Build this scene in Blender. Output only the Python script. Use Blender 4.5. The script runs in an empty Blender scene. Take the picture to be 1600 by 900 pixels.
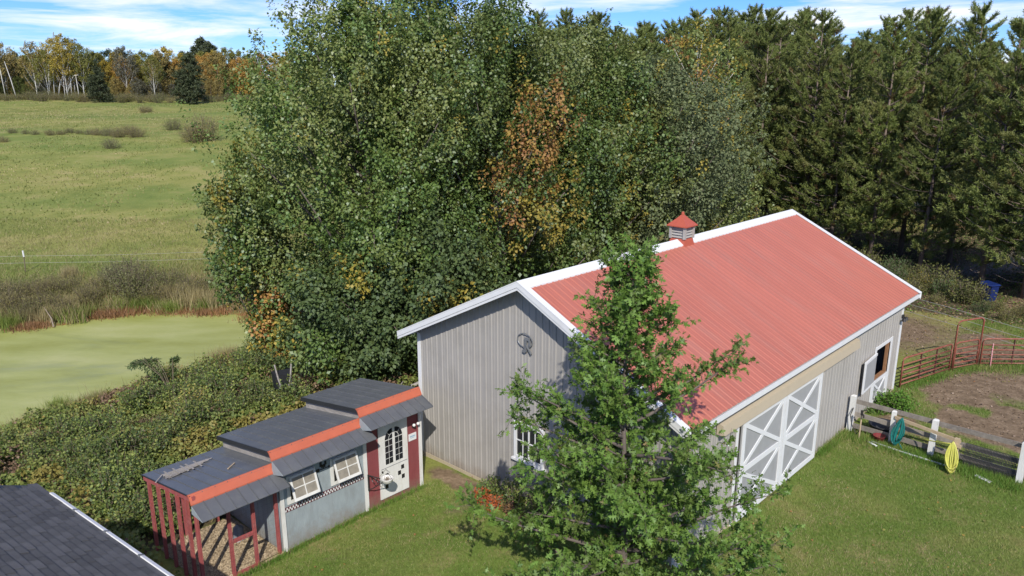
import bpy, math, random
import numpy as np
from mathutils import Vector, Matrix

random.seed(7)
rng = np.random.default_rng(7)
S = bpy.context.scene
COL = S.collection

# ------------------------------------------------------------------ camera, sky, sun, exposure
cam_data = bpy.data.cameras.new("camera")
cam_data.sensor_width = 36.0
cam_data.lens = 36.0 * 1190.0 / 1600.0
cam_data.clip_start = 0.1
cam_data.clip_end = 6000
cam = bpy.data.objects.new("camera", cam_data)
cam.location = (0, 0, 10.42)
cam.rotation_euler = (math.pi / 2 - 0.257, 0, 0)
COL.objects.link(cam)
S.camera = cam
S.view_settings.view_transform = 'Standard'
S.view_settings.look = 'None'
S.view_settings.gamma = 1
S.view_settings.exposure = 0.45
S.render.film_transparent = False
S.cycles.max_bounces = 6
S.cycles.transparent_max_bounces = 8

SUN_EL = math.radians(39.5)
SUN_DIR = Vector((0.07, -1.0, math.tan(SUN_EL))).normalized()     # towards the sun
sun_data = bpy.data.lights.new("sun", 'SUN')
sun_data.energy = 3.7
sun_data.angle = math.radians(0.5)
sun_data.color = (1.0, 0.955, 0.88)
sun = bpy.data.objects.new("sun", sun_data)
sun.rotation_euler = (-SUN_DIR).to_track_quat('-Z', 'Y').to_euler()
sun.location = (0, -20, 40)
COL.objects.link(sun)

world = bpy.data.worlds.new("World")
S.world = world
world.use_nodes = True
wn, wl = world.node_tree.nodes, world.node_tree.links
wn.clear()
w_out = wn.new('ShaderNodeOutputWorld')
w_bg = wn.new('ShaderNodeBackground')
w_bg.inputs['Strength'].default_value = 0.15
sky = wn.new('ShaderNodeTexSky')
sky.sky_type = 'NISHITA'
sky.sun_disc = False
sky.sun_elevation = SUN_EL
sky.sun_rotation = math.radians(176)
sky.altitude = 400
sky.air_density = 1.0
sky.dust_density = 0.2
sky.ozone_density = 3.0
w_tc = wn.new('ShaderNodeTexCoord')
w_sep = wn.new('ShaderNodeSeparateXYZ')
wl.new(w_tc.outputs['Generated'], w_sep.inputs[0])


def wmath(op, a, b=None, clamp=False):
    n = wn.new('ShaderNodeMath')
    n.operation = op
    n.use_clamp = clamp
    for i, q in enumerate((a, b)):
        if q is None:
            continue
        if isinstance(q, (int, float)):
            n.inputs[i].default_value = q
        else:
            wl.new(q, n.inputs[i])
    return n.outputs[0]


# cloud layer: direction projected on a flat ceiling, so that clouds flatten towards the horizon
w_z = wmath('ADD', wmath('MAXIMUM', w_sep.outputs[2], 0.0), 0.055)
w_cx = wmath('DIVIDE', w_sep.outputs[0], w_z)
w_cy = wmath('DIVIDE', w_sep.outputs[1], w_z)
w_comb = wn.new('ShaderNodeCombineXYZ')
wl.new(wmath('MULTIPLY', w_cx, 0.55), w_comb.inputs[0])
wl.new(wmath('MULTIPLY', w_cy, 0.5), w_comb.inputs[1])
w_noise = wn.new('ShaderNodeTexNoise')
w_noise.inputs['Scale'].default_value = 0.9
w_noise.inputs['Detail'].default_value = 9
w_noise.inputs['Roughness'].default_value = 0.62
w_noise.inputs['Distortion'].default_value = 0.5
wl.new(w_comb.outputs[0], w_noise.inputs['Vector'])
w_mask = wn.new('ShaderNodeMapRange')
w_mask.inputs['From Min'].default_value = 0.46
w_mask.inputs['From Max'].default_value = 0.64
wl.new(w_noise.outputs['Fac'], w_mask.inputs['Value'])
w_hs = wn.new('ShaderNodeHueSaturation')
w_hs.inputs['Saturation'].default_value = 1.3
w_hs.inputs['Value'].default_value = 1.0
wl.new(sky.outputs[0], w_hs.inputs['Color'])
w_mix = wn.new('ShaderNodeMix')
w_mix.data_type = 'RGBA'
wl.new(w_mask.outputs[0], w_mix.inputs['Factor'])
w_tint = wn.new('ShaderNodeMix')
w_tint.data_type = 'RGBA'
w_tint.blend_type = 'MULTIPLY'
w_tint.inputs['Factor'].default_value = 1
w_tint.inputs['B'].default_value = (0.34, 0.47, 0.8, 1)
wl.new(w_hs.outputs[0], w_tint.inputs['A'])
wl.new(w_tint.outputs['Result'], w_mix.inputs['A'])
w_mix.inputs['B'].default_value = (5.2, 5.4, 5.8, 1)
wl.new(w_mix.outputs['Result'], w_bg.inputs['Color'])
wl.new(w_bg.outputs[0], w_out.inputs[0])

# ------------------------------------------------------------------ site frame (u across the barn, v along it)
YAW = -0.757
GX, GY = math.cos(YAW), math.sin(YAW)
OX, OY = -2.69, 20.92


def W(u, v, z=0.0):
    return Vector((OX + u * GX - v * GY, OY + u * GY + v * GX, z))


def UV(x, y):
    return (x - OX) * GX + (y - OY) * GY, -(x - OX) * GY + (y - OY) * GX


# ------------------------------------------------------------------ materials
def new_mat(name):
    m = bpy.data.materials.new(name)
    m.use_nodes = True
    nt = m.node_tree
    nt.nodes.clear()
    out = nt.nodes.new('ShaderNodeOutputMaterial')
    return m, nt, out


def nd(nt, typ, **kw):
    n = nt.nodes.new(typ)
    for k, v in kw.items():
        if k.startswith('_'):
            setattr(n, k[1:], v)
        else:
            n.inputs[k.replace('__', ' ')].default_value = v
    return n


def c4(c):
    return (c[0], c[1], c[2], 1)


def solid(name, col, rough=0.6, var=0.12, scale=6.0, bump=0.0, bscale=40.0, metal=0.0, spec=0.5, dirt=None, dscale=1.5,
          damt=0.5, stretch=(1, 1, 1), island=0.0):
    """Paint, metal or wood: a base colour with mottling, optional dirt patches, optional relief."""
    m, nt, out = new_mat(name)
    p = nd(nt, 'ShaderNodeBsdfPrincipled', Roughness=rough, Metallic=metal)
    p.inputs['Specular IOR Level'].default_value = spec
    tc = nt.nodes.new('ShaderNodeTexCoord')
    mp = nt.nodes.new('ShaderNodeMapping')
    mp.inputs['Scale'].default_value = stretch
    nt.links.new(tc.outputs['Object'], mp.inputs[0])
    n1 = nd(nt, 'ShaderNodeTexNoise', Scale=scale, Detail=6, Roughness=0.6)
    nt.links.new(mp.outputs[0], n1.inputs['Vector'])
    mr = nd(nt, 'ShaderNodeMapRange')
    mr.inputs['From Min'].default_value = 0.3
    mr.inputs['From Max'].default_value = 0.7
    mr.inputs['To Min'].default_value = 1 - var
    mr.inputs['To Max'].default_value = 1 + var
    nt.links.new(n1.outputs['Fac'], mr.inputs['Value'])
    vm = nd(nt, 'ShaderNodeVectorMath', _operation='SCALE')
    vm.inputs[0].default_value = [q * 0.87 for q in col]
    nt.links.new(mr.outputs[0], vm.inputs['Scale'])
    res = vm.outputs[0]
    if island:
        geo = nt.nodes.new('ShaderNodeObjectInfo')
        m2 = nd(nt, 'ShaderNodeMapRange')
        m2.inputs['To Min'].default_value = 1 - island
        m2.inputs['To Max'].default_value = 1 + island
        nt.links.new(geo.outputs['Random'], m2.inputs['Value'])
        v2 = nd(nt, 'ShaderNodeVectorMath', _operation='SCALE')
        nt.links.new(res, v2.inputs[0])
        nt.links.new(m2.outputs[0], v2.inputs['Scale'])
        res = v2.outputs[0]
    if dirt:
        n2 = nd(nt, 'ShaderNodeTexNoise', Scale=dscale, Detail=8, Roughness=0.7)
        nt.links.new(mp.outputs[0], n2.inputs['Vector'])
        m3 = nd(nt, 'ShaderNodeMapRange')
        m3.inputs['From Min'].default_value = 0.5
        m3.inputs['From Max'].default_value = 0.72
        m3.inputs['To Max'].default_value = damt
        nt.links.new(n2.outputs['Fac'], m3.inputs['Value'])
        mx = nd(nt, 'ShaderNodeMix', _data_type='RGBA')
        nt.links.new(m3.outputs[0], mx.inputs['Factor'])
        nt.links.new(res, mx.inputs['A'])
        mx.inputs['B'].default_value = c4([q * 0.87 for q in dirt])
        res = mx.outputs['Result']
    nt.links.new(res, p.inputs['Base Color'])
    if bump:
        n3 = nd(nt, 'ShaderNodeTexNoise', Scale=bscale, Detail=5)
        nt.links.new(mp.outputs[0], n3.inputs['Vector'])
        b = nd(nt, 'ShaderNodeBump', Strength=bump, Distance=0.02)
        nt.links.new(n3.outputs['Fac'], b.inputs['Height'])
        nt.links.new(b.outputs[0], p.inputs['Normal'])
    nt.links.new(p.outputs[0], out.inputs[0])
    return m


def leaf_mat(name, c1, c2, trans=0.3, gloss=0.025, rough=0.6, use_obj=False, c3=None, patch=0.6):
    """Leaf colour: each leaf its own mix of c1 and c2, drifting towards c3 in patches."""
    m, nt, out = new_mat(name)
    geo = nt.nodes.new('ShaderNodeNewGeometry')
    mx = nd(nt, 'ShaderNodeMix', _data_type='RGBA')
    mx.inputs['A'].default_value = c4(c1)
    mx.inputs['B'].default_value = c4(c2)
    nt.links.new(geo.outputs['Random Per Island'], mx.inputs['Factor'])
    res = mx.outputs['Result']
    if c3:
        tc = nt.nodes.new('ShaderNodeTexCoord')
        n1 = nd(nt, 'ShaderNodeTexNoise', Scale=patch, Detail=3)
        nt.links.new(tc.outputs['Object'], n1.inputs['Vector'])
        mr = nd(nt, 'ShaderNodeMapRange')
        mr.inputs['From Min'].default_value = 0.48
        mr.inputs['From Max'].default_value = 0.68
        nt.links.new(n1.outputs['Fac'], mr.inputs['Value'])
        m2 = nd(nt, 'ShaderNodeMix', _data_type='RGBA')
        nt.links.new(mr.outputs[0], m2.inputs['Factor'])
        nt.links.new(res, m2.inputs['A'])
        m2.inputs['B'].default_value = c4(c3)
        res = m2.outputs['Result']
    if use_obj:
        oi = nt.nodes.new('ShaderNodeObjectInfo')
        m3 = nd(nt, 'ShaderNodeMix', _data_type='RGBA', _blend_type='MULTIPLY')
        m3.inputs['Factor'].default_value = 1
        nt.links.new(res, m3.inputs['A'])
        nt.links.new(oi.outputs['Color'], m3.inputs['B'])
        res = m3.outputs['Result']
    ov = nt.nodes.new('ShaderNodeObjectInfo')
    mo = nd(nt, 'ShaderNodeMapRange')
    mo.inputs['To Min'].default_value = 0.86
    mo.inputs['To Max'].default_value = 1.16
    nt.links.new(ov.outputs['Random'], mo.inputs['Value'])
    sc_v = nd(nt, 'ShaderNodeVectorMath', _operation='SCALE')
    nt.links.new(res, sc_v.inputs[0])
    nt.links.new(mo.outputs[0], sc_v.inputs['Scale'])
    res = sc_v.outputs[0]
    d = nt.nodes.new('ShaderNodeBsdfDiffuse')
    t = nt.nodes.new('ShaderNodeBsdfTranslucent')
    g = nd(nt, 'ShaderNodeBsdfGlossy', Roughness=rough)
    g.inputs['Color'].default_value = (0.9, 0.95, 1, 1)
    nt.links.new(res, d.inputs['Color'])
    nt.links.new(res, t.inputs['Color'])
    s1 = nd(nt, 'ShaderNodeMixShader', Fac=trans)
    nt.links.new(d.outputs[0], s1.inputs[1])
    nt.links.new(t.outputs[0], s1.inputs[2])
    s2 = nd(nt, 'ShaderNodeMixShader', Fac=gloss)
    nt.links.new(s1.outputs[0], s2.inputs[1])
    nt.links.new(g.outputs[0], s2.inputs[2])
    nt.links.new(s2.outputs[0], out.inputs[0])
    return m


def glass_mat(name, col=(0.02, 0.022, 0.025), rough=0.08):
    m, nt, out = new_mat(name)
    p = nd(nt, 'ShaderNodeBsdfPrincipled', Roughness=rough)
    p.inputs['Base Color'].default_value = c4(col)
    nt.links.new(p.outputs[0], out.inputs[0])
    return m


M = {}
M['roof_red'] = solid('roof_red', (0.475, 0.15, 0.098), 0.42, 0.07, 1.1, stretch=(.3, 2.2, 1), dirt=(0.42, 0.19, 0.14), dscale=0.9, damt=0.6, island=0.035)
M['red_metal'] = solid('red_metal', (0.46, 0.1, 0.055), 0.45, 0.1, 5, dirt=(0.3, 0.08, 0.05), dscale=5, damt=0.5)
M['siding'] = solid('siding', (0.385, 0.362, 0.33), 0.5, 0.04, 1.5, dirt=(0.27, 0.25, 0.22), dscale=1.2, damt=0.4, island=0.02)
M['white_trim'] = solid('white_trim', (0.78, 0.78, 0.77), 0.45, 0.03, 3, dirt=(0.6, 0.58, 0.53), dscale=4, damt=0.25)
M['white_wood'] = solid('white_wood', (0.74, 0.73, 0.69), 0.7, 0.06, 5, bump=0.25, bscale=25, dirt=(0.42, 0.38, 0.3), dscale=3.5, damt=0.4, stretch=(1, 1, .3))
M['door_grey'] = solid('door_grey', (0.36, 0.36, 0.355), 0.6, 0.05, 3, dirt=(0.28, 0.27, 0.25), dscale=2, damt=0.4)
M['beige'] = solid('beige', (0.5, 0.42, 0.3), 0.55, 0.05, 3, dirt=(0.36, 0.29, 0.2), dscale=3, damt=0.4)
M['coop_roof'] = solid('coop_roof', (0.12, 0.125, 0.13), 0.45, 0.08, 2.5, dirt=(0.17, 0.17, 0.155), dscale=2.5, damt=0.5, island=0.04)
M['coop_black'] = solid('coop_black', (0.025, 0.026, 0.028), 0.5, 0.1, 4)
M['orange_trim'] = solid('orange_trim', (0.54, 0.135, 0.07), 0.5, 0.06, 4, dirt=(0.48, 0.16, 0.1), dscale=5, damt=0.4)
M['coop_blue'] = solid('coop_blue', (0.315, 0.36, 0.375), 0.75, 0.1, 7, bump=0.35, bscale=30, dirt=(0.23, 0.235, 0.235), dscale=3, damt=0.55, stretch=(1, 1, .35))
M['coop_red'] = solid('coop_red', (0.25, 0.058, 0.062), 0.7, 0.1, 8, bump=0.4, bscale=30, dirt=(0.15, 0.05, 0.05), dscale=4, damt=0.5, stretch=(1, 1, .35))
M['red_post'] = solid('red_post', (0.37, 0.085, 0.08), 0.7, 0.12, 10, bump=0.3, bscale=25, dirt=(0.42, 0.22, 0.2), dscale=9, damt=0.5, stretch=(1, 1, .3))
M['old_wood'] = solid('old_wood', (0.34, 0.31, 0.275), 0.85, 0.22, 8, bump=0.5, bscale=30, dirt=(0.17, 0.15, 0.13), dscale=6, damt=0.7, stretch=(.35, .35, 1))
M['rail_wood'] = solid('rail_wood', (0.27, 0.235, 0.195), 0.85, 0.2, 8, bump=0.5, bscale=30, dirt=(0.12, 0.105, 0.09), dscale=5, damt=0.7, island=0.15)
M['new_wood'] = solid('new_wood', (0.5, 0.38, 0.24), 0.8, 0.12, 8, bump=0.3, bscale=30, dirt=(0.3, 0.24, 0.17), dscale=5, damt=0.5)
M['brown_wood'] = solid('brown_wood', (0.3, 0.15, 0.07), 0.7, 0.15, 8)
M['shade_black'] = solid('shade_black', (0.012, 0.011, 0.010), 0.9, 0.1, 4)  # near-black that paints in the darkness of window holes and barn interior
M['black_print'] = solid('black_print', (0.014, 0.012, 0.014), 0.6, 0.1, 10)
M['white_print'] = solid('white_print', (0.7, 0.69, 0.67), 0.6, 0.05, 10)
M['maroon_print'] = solid('maroon_print', (0.1, 0.02, 0.03), 0.6, 0.1, 10)
M['beige_pane'] = solid('beige_pane', (0.3, 0.27, 0.22), 0.3, 0.2, 6, dirt=(0.16, 0.14, 0.12), dscale=7, damt=0.5)  # mottled opaque beige for the sash panes
M['glass'] = glass_mat('glass')


def splash(mat, col=(0.2, 0.155, 0.11), h=0.75):
    """Mud thrown up against the foot of a wall."""
    nt = mat.node_tree
    p = [n for n in nt.nodes if n.type == 'BSDF_PRINCIPLED'][0]
    src = p.inputs['Base Color'].links[0].from_socket
    g = nt.nodes.new('ShaderNodeNewGeometry')
    sp = nt.nodes.new('ShaderNodeSeparateXYZ')
    nt.links.new(g.outputs['Position'], sp.inputs[0])
    n = nd(nt, 'ShaderNodeTexNoise', Scale=2.2, Detail=9, Roughness=0.8)
    nt.links.new(g.outputs['Position'], n.inputs['Vector'])
    ad = nd(nt, 'ShaderNodeMath', _operation='MULTIPLY_ADD')
    nt.links.new(n.outputs['Fac'], ad.inputs[0])
    ad.inputs[1].default_value = -1.6
    nt.links.new(sp.outputs[2], ad.inputs[2])
    mr = nd(nt, 'ShaderNodeMapRange')
    mr.inputs['From Min'].default_value = h - .9
    mr.inputs['From Max'].default_value = -1.15
    mr.inputs['To Max'].default_value = 0.75
    nt.links.new(ad.outputs[0], mr.inputs['Value'])
    mx = nd(nt, 'ShaderNodeMix', _data_type='RGBA')
    nt.links.new(mr.outputs[0], mx.inputs['Factor'])
    nt.links.new(src, mx.inputs['A'])
    mx.inputs['B'].default_value = c4(col)
    nt.links.new(mx.outputs['Result'], p.inputs['Base Color'])


for q in ('siding', 'door_grey', 'coop_blue', 'coop_red'):
    splash(M[q], h=.35)
M['blue_print'] = solid('blue_print', (0.3, 0.46, 0.58), 0.5, 0.1, 10)
M['iron'] = solid('iron', (0.03, 0.027, 0.026), 0.5, 0.15, 10)
M['grey_metal'] = solid('grey_metal', (0.2, 0.21, 0.22), 0.5, 0.12, 6, metal=0.2)
M['rust_pipe'] = solid('rust_pipe', (0.26, 0.075, 0.045), 0.6, 0.2, 6, dirt=(0.45, 0.27, 0.2), dscale=5, damt=0.6)
M['dark_pipe'] = solid('dark_pipe', (0.1, 0.035, 0.03), 0.6, 0.2, 6)
M['wire'] = solid('wire', (0.5, 0.48, 0.44), 0.4, 0.1, 6)
M['dark_wire'] = solid('dark_wire', (0.035, 0.033, 0.03), 0.5, 0.1, 6)
M['teal'] = solid('teal', (0.012, 0.16, 0.14), 0.4, 0.15, 9)
M['yellow'] = solid('yellow', (0.62, 0.6, 0.12), 0.4, 0.08, 9)
M['black_rubber'] = solid('black_rubber', (0.02, 0.021, 0.024), 0.5, 0.15, 9)
M['blue_plastic'] = solid('blue_plastic', (0.01, 0.026, 0.13), 0.4, 0.1, 3)
M['bowl_red'] = solid('bowl_red', (0.2, 0.03, 0.03), 0.5, 0.1, 3)
M['bark'] = solid('bark', (0.15, 0.12, 0.1), 0.9, 0.25, 6, bump=0.8, bscale=18, stretch=(1, 1, .3), dirt=(0.07, 0.06, 0.05), dscale=4, damt=0.7)
M['pine_bark'] = solid('pine_bark', (0.2, 0.15, 0.12), 0.9, 0.3, 5, bump=0.8, bscale=14, stretch=(1, 1, .4), dirt=(0.1, 0.08, 0.07), dscale=3, damt=0.7)
M['birch_bark'] = solid('birch_bark', (0.62, 0.6, 0.56), 0.8, 0.1, 3, dirt=(0.1, 0.09, 0.08), dscale=6, damt=0.6)
M['twig'] = solid('twig', (0.16, 0.13, 0.085), 0.9, 0.2, 6)
M['dry_twig'] = solid('dry_twig', (0.3, 0.24, 0.18), 0.9, 0.2, 6)

M['maple_green'] = leaf_mat('maple_green', (0.06, 0.118, 0.022), (0.17, 0.24, 0.052), gloss=0.04, rough=.5, c3=(0.19, 0.215, 0.055), patch=0.45)
M['maple_light'] = leaf_mat('maple_light', (0.11, 0.155, 0.035), (0.25, 0.275, 0.08), gloss=0.04, rough=.5)
M['maple_dark'] = leaf_mat('maple_dark', (0.06, 0.1, 0.03), (0.12, 0.165, 0.05))
M['maple_yellow'] = leaf_mat('maple_yellow', (0.24, 0.23, 0.04), (0.42, 0.31, 0.05))
M['maple_orange'] = leaf_mat('maple_orange', (0.42, 0.25, 0.06), (0.34, 0.15, 0.06), c3=(0.44, 0.31, 0.06), patch=1.2)
M['silver_leaf'] = leaf_mat('silver_leaf', (0.105, 0.14, 0.058), (0.2, 0.225, 0.105), gloss=0.015)
M['oak_leaf'] = leaf_mat('oak_leaf', (0.085, 0.175, 0.026), (0.21, 0.33, 0.062), gloss=0.02, rough=0.5, c3=(0.15, 0.21, 0.05), patch=1.5)
M['oak_pale'] = leaf_mat('oak_pale', (0.3, 0.22, 0.09), (0.2, 0.21, 0.05))
M['needles'] = leaf_mat('needles', (0.1, 0.138, 0.032), (0.25, 0.285, 0.076), trans=0.25, gloss=0.02, c3=(0.19, 0.19, 0.06), patch=0.5)
M['needles_dry'] = leaf_mat('needles_dry', (0.16, 0.1, 0.04), (0.12, 0.09, 0.04), trans=0.2, gloss=0.015)
M['spruce'] = leaf_mat('spruce', (0.045, 0.06, 0.028), (0.09, 0.105, 0.048), trans=0.15, gloss=0.02)
M['far_leaf'] = leaf_mat('far_leaf', (0.8, 0.8, 0.8), (1.2, 1.2, 1.2), use_obj=True, gloss=0.01)
M['bramble'] = leaf_mat('bramble', (0.1, 0.155, 0.03), (0.27, 0.31, 0.075), gloss=0.02, c3=(0.3, 0.31, 0.085), patch=0.7)
M['bramble_yellow'] = leaf_mat('bramble_yellow', (0.27, 0.26, 0.06), (0.36, 0.28, 0.07))
M['bramble_brown'] = leaf_mat('bramble_brown', (0.17, 0.1, 0.06), (0.26, 0.17, 0.1), trans=0.15)
M['grass_blade'] = leaf_mat('grass_blade', (0.105, 0.18, 0.027), (0.2, 0.28, 0.055), gloss=0.015, c3=(0.31, 0.3, 0.1), patch=0.35)
M['dry_blade'] = leaf_mat('dry_blade', (0.3, 0.25, 0.11), (0.42, 0.35, 0.19), gloss=0.015)
M['field_blade'] = leaf_mat('field_blade', (0.13, 0.165, 0.04), (0.24, 0.25, 0.075), gloss=0.015, c3=(0.3, 0.26, 0.11), patch=0.12)
M['reed_green'] = leaf_mat('reed_green', (0.13, 0.2, 0.035), (0.24, 0.27, 0.06), gloss=0.015)
M['rust_weed'] = leaf_mat('rust_weed', (0.34, 0.19, 0.075), (0.27, 0.14, 0.07), gloss=0.03)
M['weed_green'] = leaf_mat('weed_green', (0.08, 0.19, 0.02), (0.16, 0.28, 0.045), gloss=0.015)
M['orange_weed'] = leaf_mat('orange_weed', (0.5, 0.14, 0.03), (0.42, 0.09, 0.04), gloss=0.015)
M['grey_shrub'] = leaf_mat('grey_shrub', (0.14, 0.155, 0.06), (0.26, 0.26, 0.11), gloss=0.015)
M['brown_shrub'] = leaf_mat('brown_shrub', (0.2, 0.175, 0.06), (0.32, 0.28, 0.115), gloss=0.015)
M['olive_shrub'] = leaf_mat('olive_shrub', (0.11, 0.125, 0.035), (0.2, 0.2, 0.06), gloss=0.015)
M['golden_shrub'] = leaf_mat('golden_shrub', (0.33, 0.24, 0.05), (0.2, 0.2, 0.05), gloss=0.015)
M['chip'] = leaf_mat('chip', (0.3, 0.22, 0.13), (0.5, 0.4, 0.26), trans=0.0, gloss=0.03)
M['clod'] = leaf_mat('clod', (0.17, 0.115, 0.075), (0.3, 0.22, 0.155), trans=0.0, gloss=0.02)


# ------------------------------------------------------------------ mesh helpers
def set_props(o, label=None, cat=None, group=None, kind=None):
    if label:
        o['label'] = label
    if cat:
        o['category'] = cat
    if group:
        o['group'] = group
    if kind:
        o['kind'] = kind


def mesh_from(name, verts, faces, mats, midx=None, smooth=False):
    me = bpy.data.meshes.new(name)
    me.from_pydata([tuple(v) for v in verts], [], faces)
    for m in (mats if isinstance(mats, (list, tuple)) else [mats]):
        me.materials.append(m)
    if midx is not None:
        me.polygons.foreach_set('material_index', midx)
    if smooth:
        me.polygons.foreach_set('use_smooth', [True] * len(me.polygons))
    me.update()
    return me


def cells_mesh(name, V, mats, midx=None):
    """V is (faces, k, 3): every face is its own island."""
    V = np.asarray(V, dtype=np.float32)
    n, k = V.shape[0], V.shape[1]
    me = bpy.data.meshes.new(name)
    me.vertices.add(n * k)
    me.vertices.foreach_set('co', V.reshape(-1))
    me.loops.add(n * k)
    me.loops.foreach_set('vertex_index', np.arange(n * k, dtype=np.int32))
    me.polygons.add(n)
    me.polygons.foreach_set('loop_start', np.arange(0, n * k, k, dtype=np.int32))
    for m in (mats if isinstance(mats, (list, tuple)) else [mats]):
        me.materials.append(m)
    if midx is not None:
        me.polygons.foreach_set('material_index', np.asarray(midx, dtype=np.int32))
    me.update(calc_edges=True)
    return me


def link(name, me, parent=None, loc=None, rot=None):
    o = bpy.data.objects.new(name, me)
    COL.objects.link(o)
    if parent is not None:
        o.parent = parent
    if loc is not None:
        o.location = loc
    if rot is not None:
        o.rotation_euler = rot
    return o


class MB:
    """Collects shapes given in one frame and links them as one mesh; o is subtracted from every point."""

    def __init__(self, o=(0, 0, 0)):
        self.o = Vector(o)
        self.v, self.f, self.m = [], [], []
        self.mi = 0

    def add(self, vs, fs):
        b = len(self.v)
        self.v += [Vector(p) - self.o for p in vs]
        self.f += [tuple(b + i for i in f) for f in fs]
        self.m += [self.mi] * len(fs)

    def box(self, x0, x1, y0, y1, z0, z1):
        self.add([(x0, y0, z0), (x1, y0, z0), (x1, y1, z0), (x0, y1, z0), (x0, y0, z1), (x1, y0, z1), (x1, y1, z1), (x0, y1, z1)],
                 [(0, 3, 2, 1), (4, 5, 6, 7), (0, 1, 5, 4), (1, 2, 6, 5), (2, 3, 7, 6), (3, 0, 4, 7)])

    def beam(self, a, b, w, h, up=(0, 0, 1)):
        a, b = Vector(a), Vector(b)
        d = (b - a).normalized()
        up = Vector(up)
        s = d.cross(up)
        if s.length < 1e-4:
            s = d.cross(Vector((1, 0, 0)))
        s.normalize()
        t = s.cross(d).normalized()
        s, t = s * w / 2, t * h / 2
        vs = [a - s - t, a + s - t, a + s + t, a - s + t, b - s - t, b + s - t, b + s + t, b - s + t]
        self.add(vs, [(0, 1, 2, 3), (4, 7, 6, 5), (0, 4, 5, 1), (1, 5, 6, 2), (2, 6, 7, 3), (3, 7, 4, 0)])

    def hexa(self, bot, top):
        """Box from four bottom points and four top points (both counter-clockwise from above)."""
        self.add(list(bot) + list(top), [(0, 3, 2, 1), (4, 5, 6, 7), (0, 1, 5, 4), (1, 2, 6, 5), (2, 3, 7, 6), (3, 0, 4, 7)])

    def quad(self, a, b, c, d):
        self.add([a, b, c, d], [(0, 1, 2, 3)])

    def tube(self, pts, r, sides=6, closed=False):
        pts = [Vector(p) for p in pts]
        n = len(pts)
        rs = r if isinstance(r, (list, tuple)) else [r] * n
        vs, ref = [], Vector((0.3, 0.2, 1)).normalized()
        for i, p in enumerate(pts):
            a = pts[(i - 1) % n] if (closed or i > 0) else p
            b = pts[(i + 1) % n] if (closed or i < n - 1) else p
            d = (b - a)
            d = d.normalized() if d.length > 1e-6 else Vector((0, 0, 1))
            s = d.cross(ref)
            if s.length < 0.1:
                s = d.cross(Vector((1, 0, 0)))
            s.normalize()
            t = d.cross(s)
            for k in range(sides):
                an = 2 * math.pi * k / sides
                vs.append(p + (s * math.cos(an) + t * math.sin(an)) * rs[i])
        fs = []
        for i in range(n if closed else n - 1):
            j = (i + 1) % n
            for k in range(sides):
                l = (k + 1) % sides
                fs.append((i * sides + k, i * sides + l, j * sides + l, j * sides + k))
        if not closed:
            fs.append(tuple(range(sides))[::-1])
            fs.append(tuple((n - 1) * sides + k for k in range(sides)))
        self.add(vs, fs)

    def lathe(self, c, prof, sides=16):
        vs, fs = [], []
        for r, z in prof:
            for k in range(sides):
                an = 2 * math.pi * k / sides
                vs.append((c[0] + r * math.cos(an), c[1] + r * math.sin(an), c[2] + z))
        for i in range(len(prof) - 1):
            for k in range(sides):
                l = (k + 1) % sides
                fs.append((i * sides + k, i * sides + l, (i + 1) * sides + l, (i + 1) * sides + k))
        self.add(vs, fs)

    def build(self, name, mats, parent=None, smooth=False):
        me = mesh_from(name, self.v, self.f, mats, self.m, smooth)
        return link(name, me, parent)


def site_thing(name, label, cat, u, v, z, group=None):
    """An Empty standing in the site frame; its parts are given in u, v, z."""
    e = bpy.data.objects.new(name, None)
    e.location = W(u, v, z)
    e.rotation_euler = (0, 0, YAW)
    COL.objects.link(e)
    set_props(e, label, cat, group)
    e['o'] = 0
    del e['o']
    return e, (u, v, z)


def world_thing(name, label, cat, loc, rz=0.0, group=None):
    e = bpy.data.objects.new(name, None)
    e.location = loc
    e.rotation_euler = (0, 0, rz)
    COL.objects.link(e)
    set_props(e, label, cat, group)
    return e


def copy_thing(root, loc, rz, scale=1.0, label=None, color=None):
    r = root.copy()
    COL.objects.link(r)
    r.location = loc
    r.rotation_euler = (0, 0, rz)
    r.scale = (scale, scale, scale)
    if label:
        r['label'] = label
    for ch in root.children:
        c = ch.copy()
        COL.objects.link(c)
        c.parent = r
        if color:
            c.color = (*color, 1)
        for g in ch.children:
            d = g.copy()
            COL.objects.link(d)
            d.parent = c
    return r


# ------------------------------------------------------------------ numpy noise and terrain
def _hash(ix, iy, s):
    h = (ix.astype(np.int64) * 374761393 + iy.astype(np.int64) * 668265263 + s * 1442695041) & 0x7fffffff
    h = ((h ^ (h >> 13)) * 1274126177) & 0x7fffffff
    return ((h ^ (h >> 16)) & 0xffff) / 65535.0


def vnoise(x, y, s=0):
    ix, iy = np.floor(x), np.floor(y)
    fx, fy = x - ix, y - iy
    fx, fy = fx * fx * (3 - 2 * fx), fy * fy * (3 - 2 * fy)
    a, b = _hash(ix, iy, s), _hash(ix + 1, iy, s)
    c, d = _hash(ix, iy + 1, s), _hash(ix + 1, iy + 1, s)
    return (a * (1 - fx) + b * fx) * (1 - fy) + (c * (1 - fx) + d * fx) * fy


def fbm(x, y, s=0, o=4):
    t, a, n = 0, 0.5, 0
    for i in range(o):
        t = t + a * vnoise(x * 2 ** i, y * 2 ** i, s + i)
        n += a
        a *= 0.5
    return t / n


def sstep(x, a, b):
    t = np.clip((x - a) / (b - a), 0, 1)
    return t * t * (3 - 2 * t)


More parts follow.
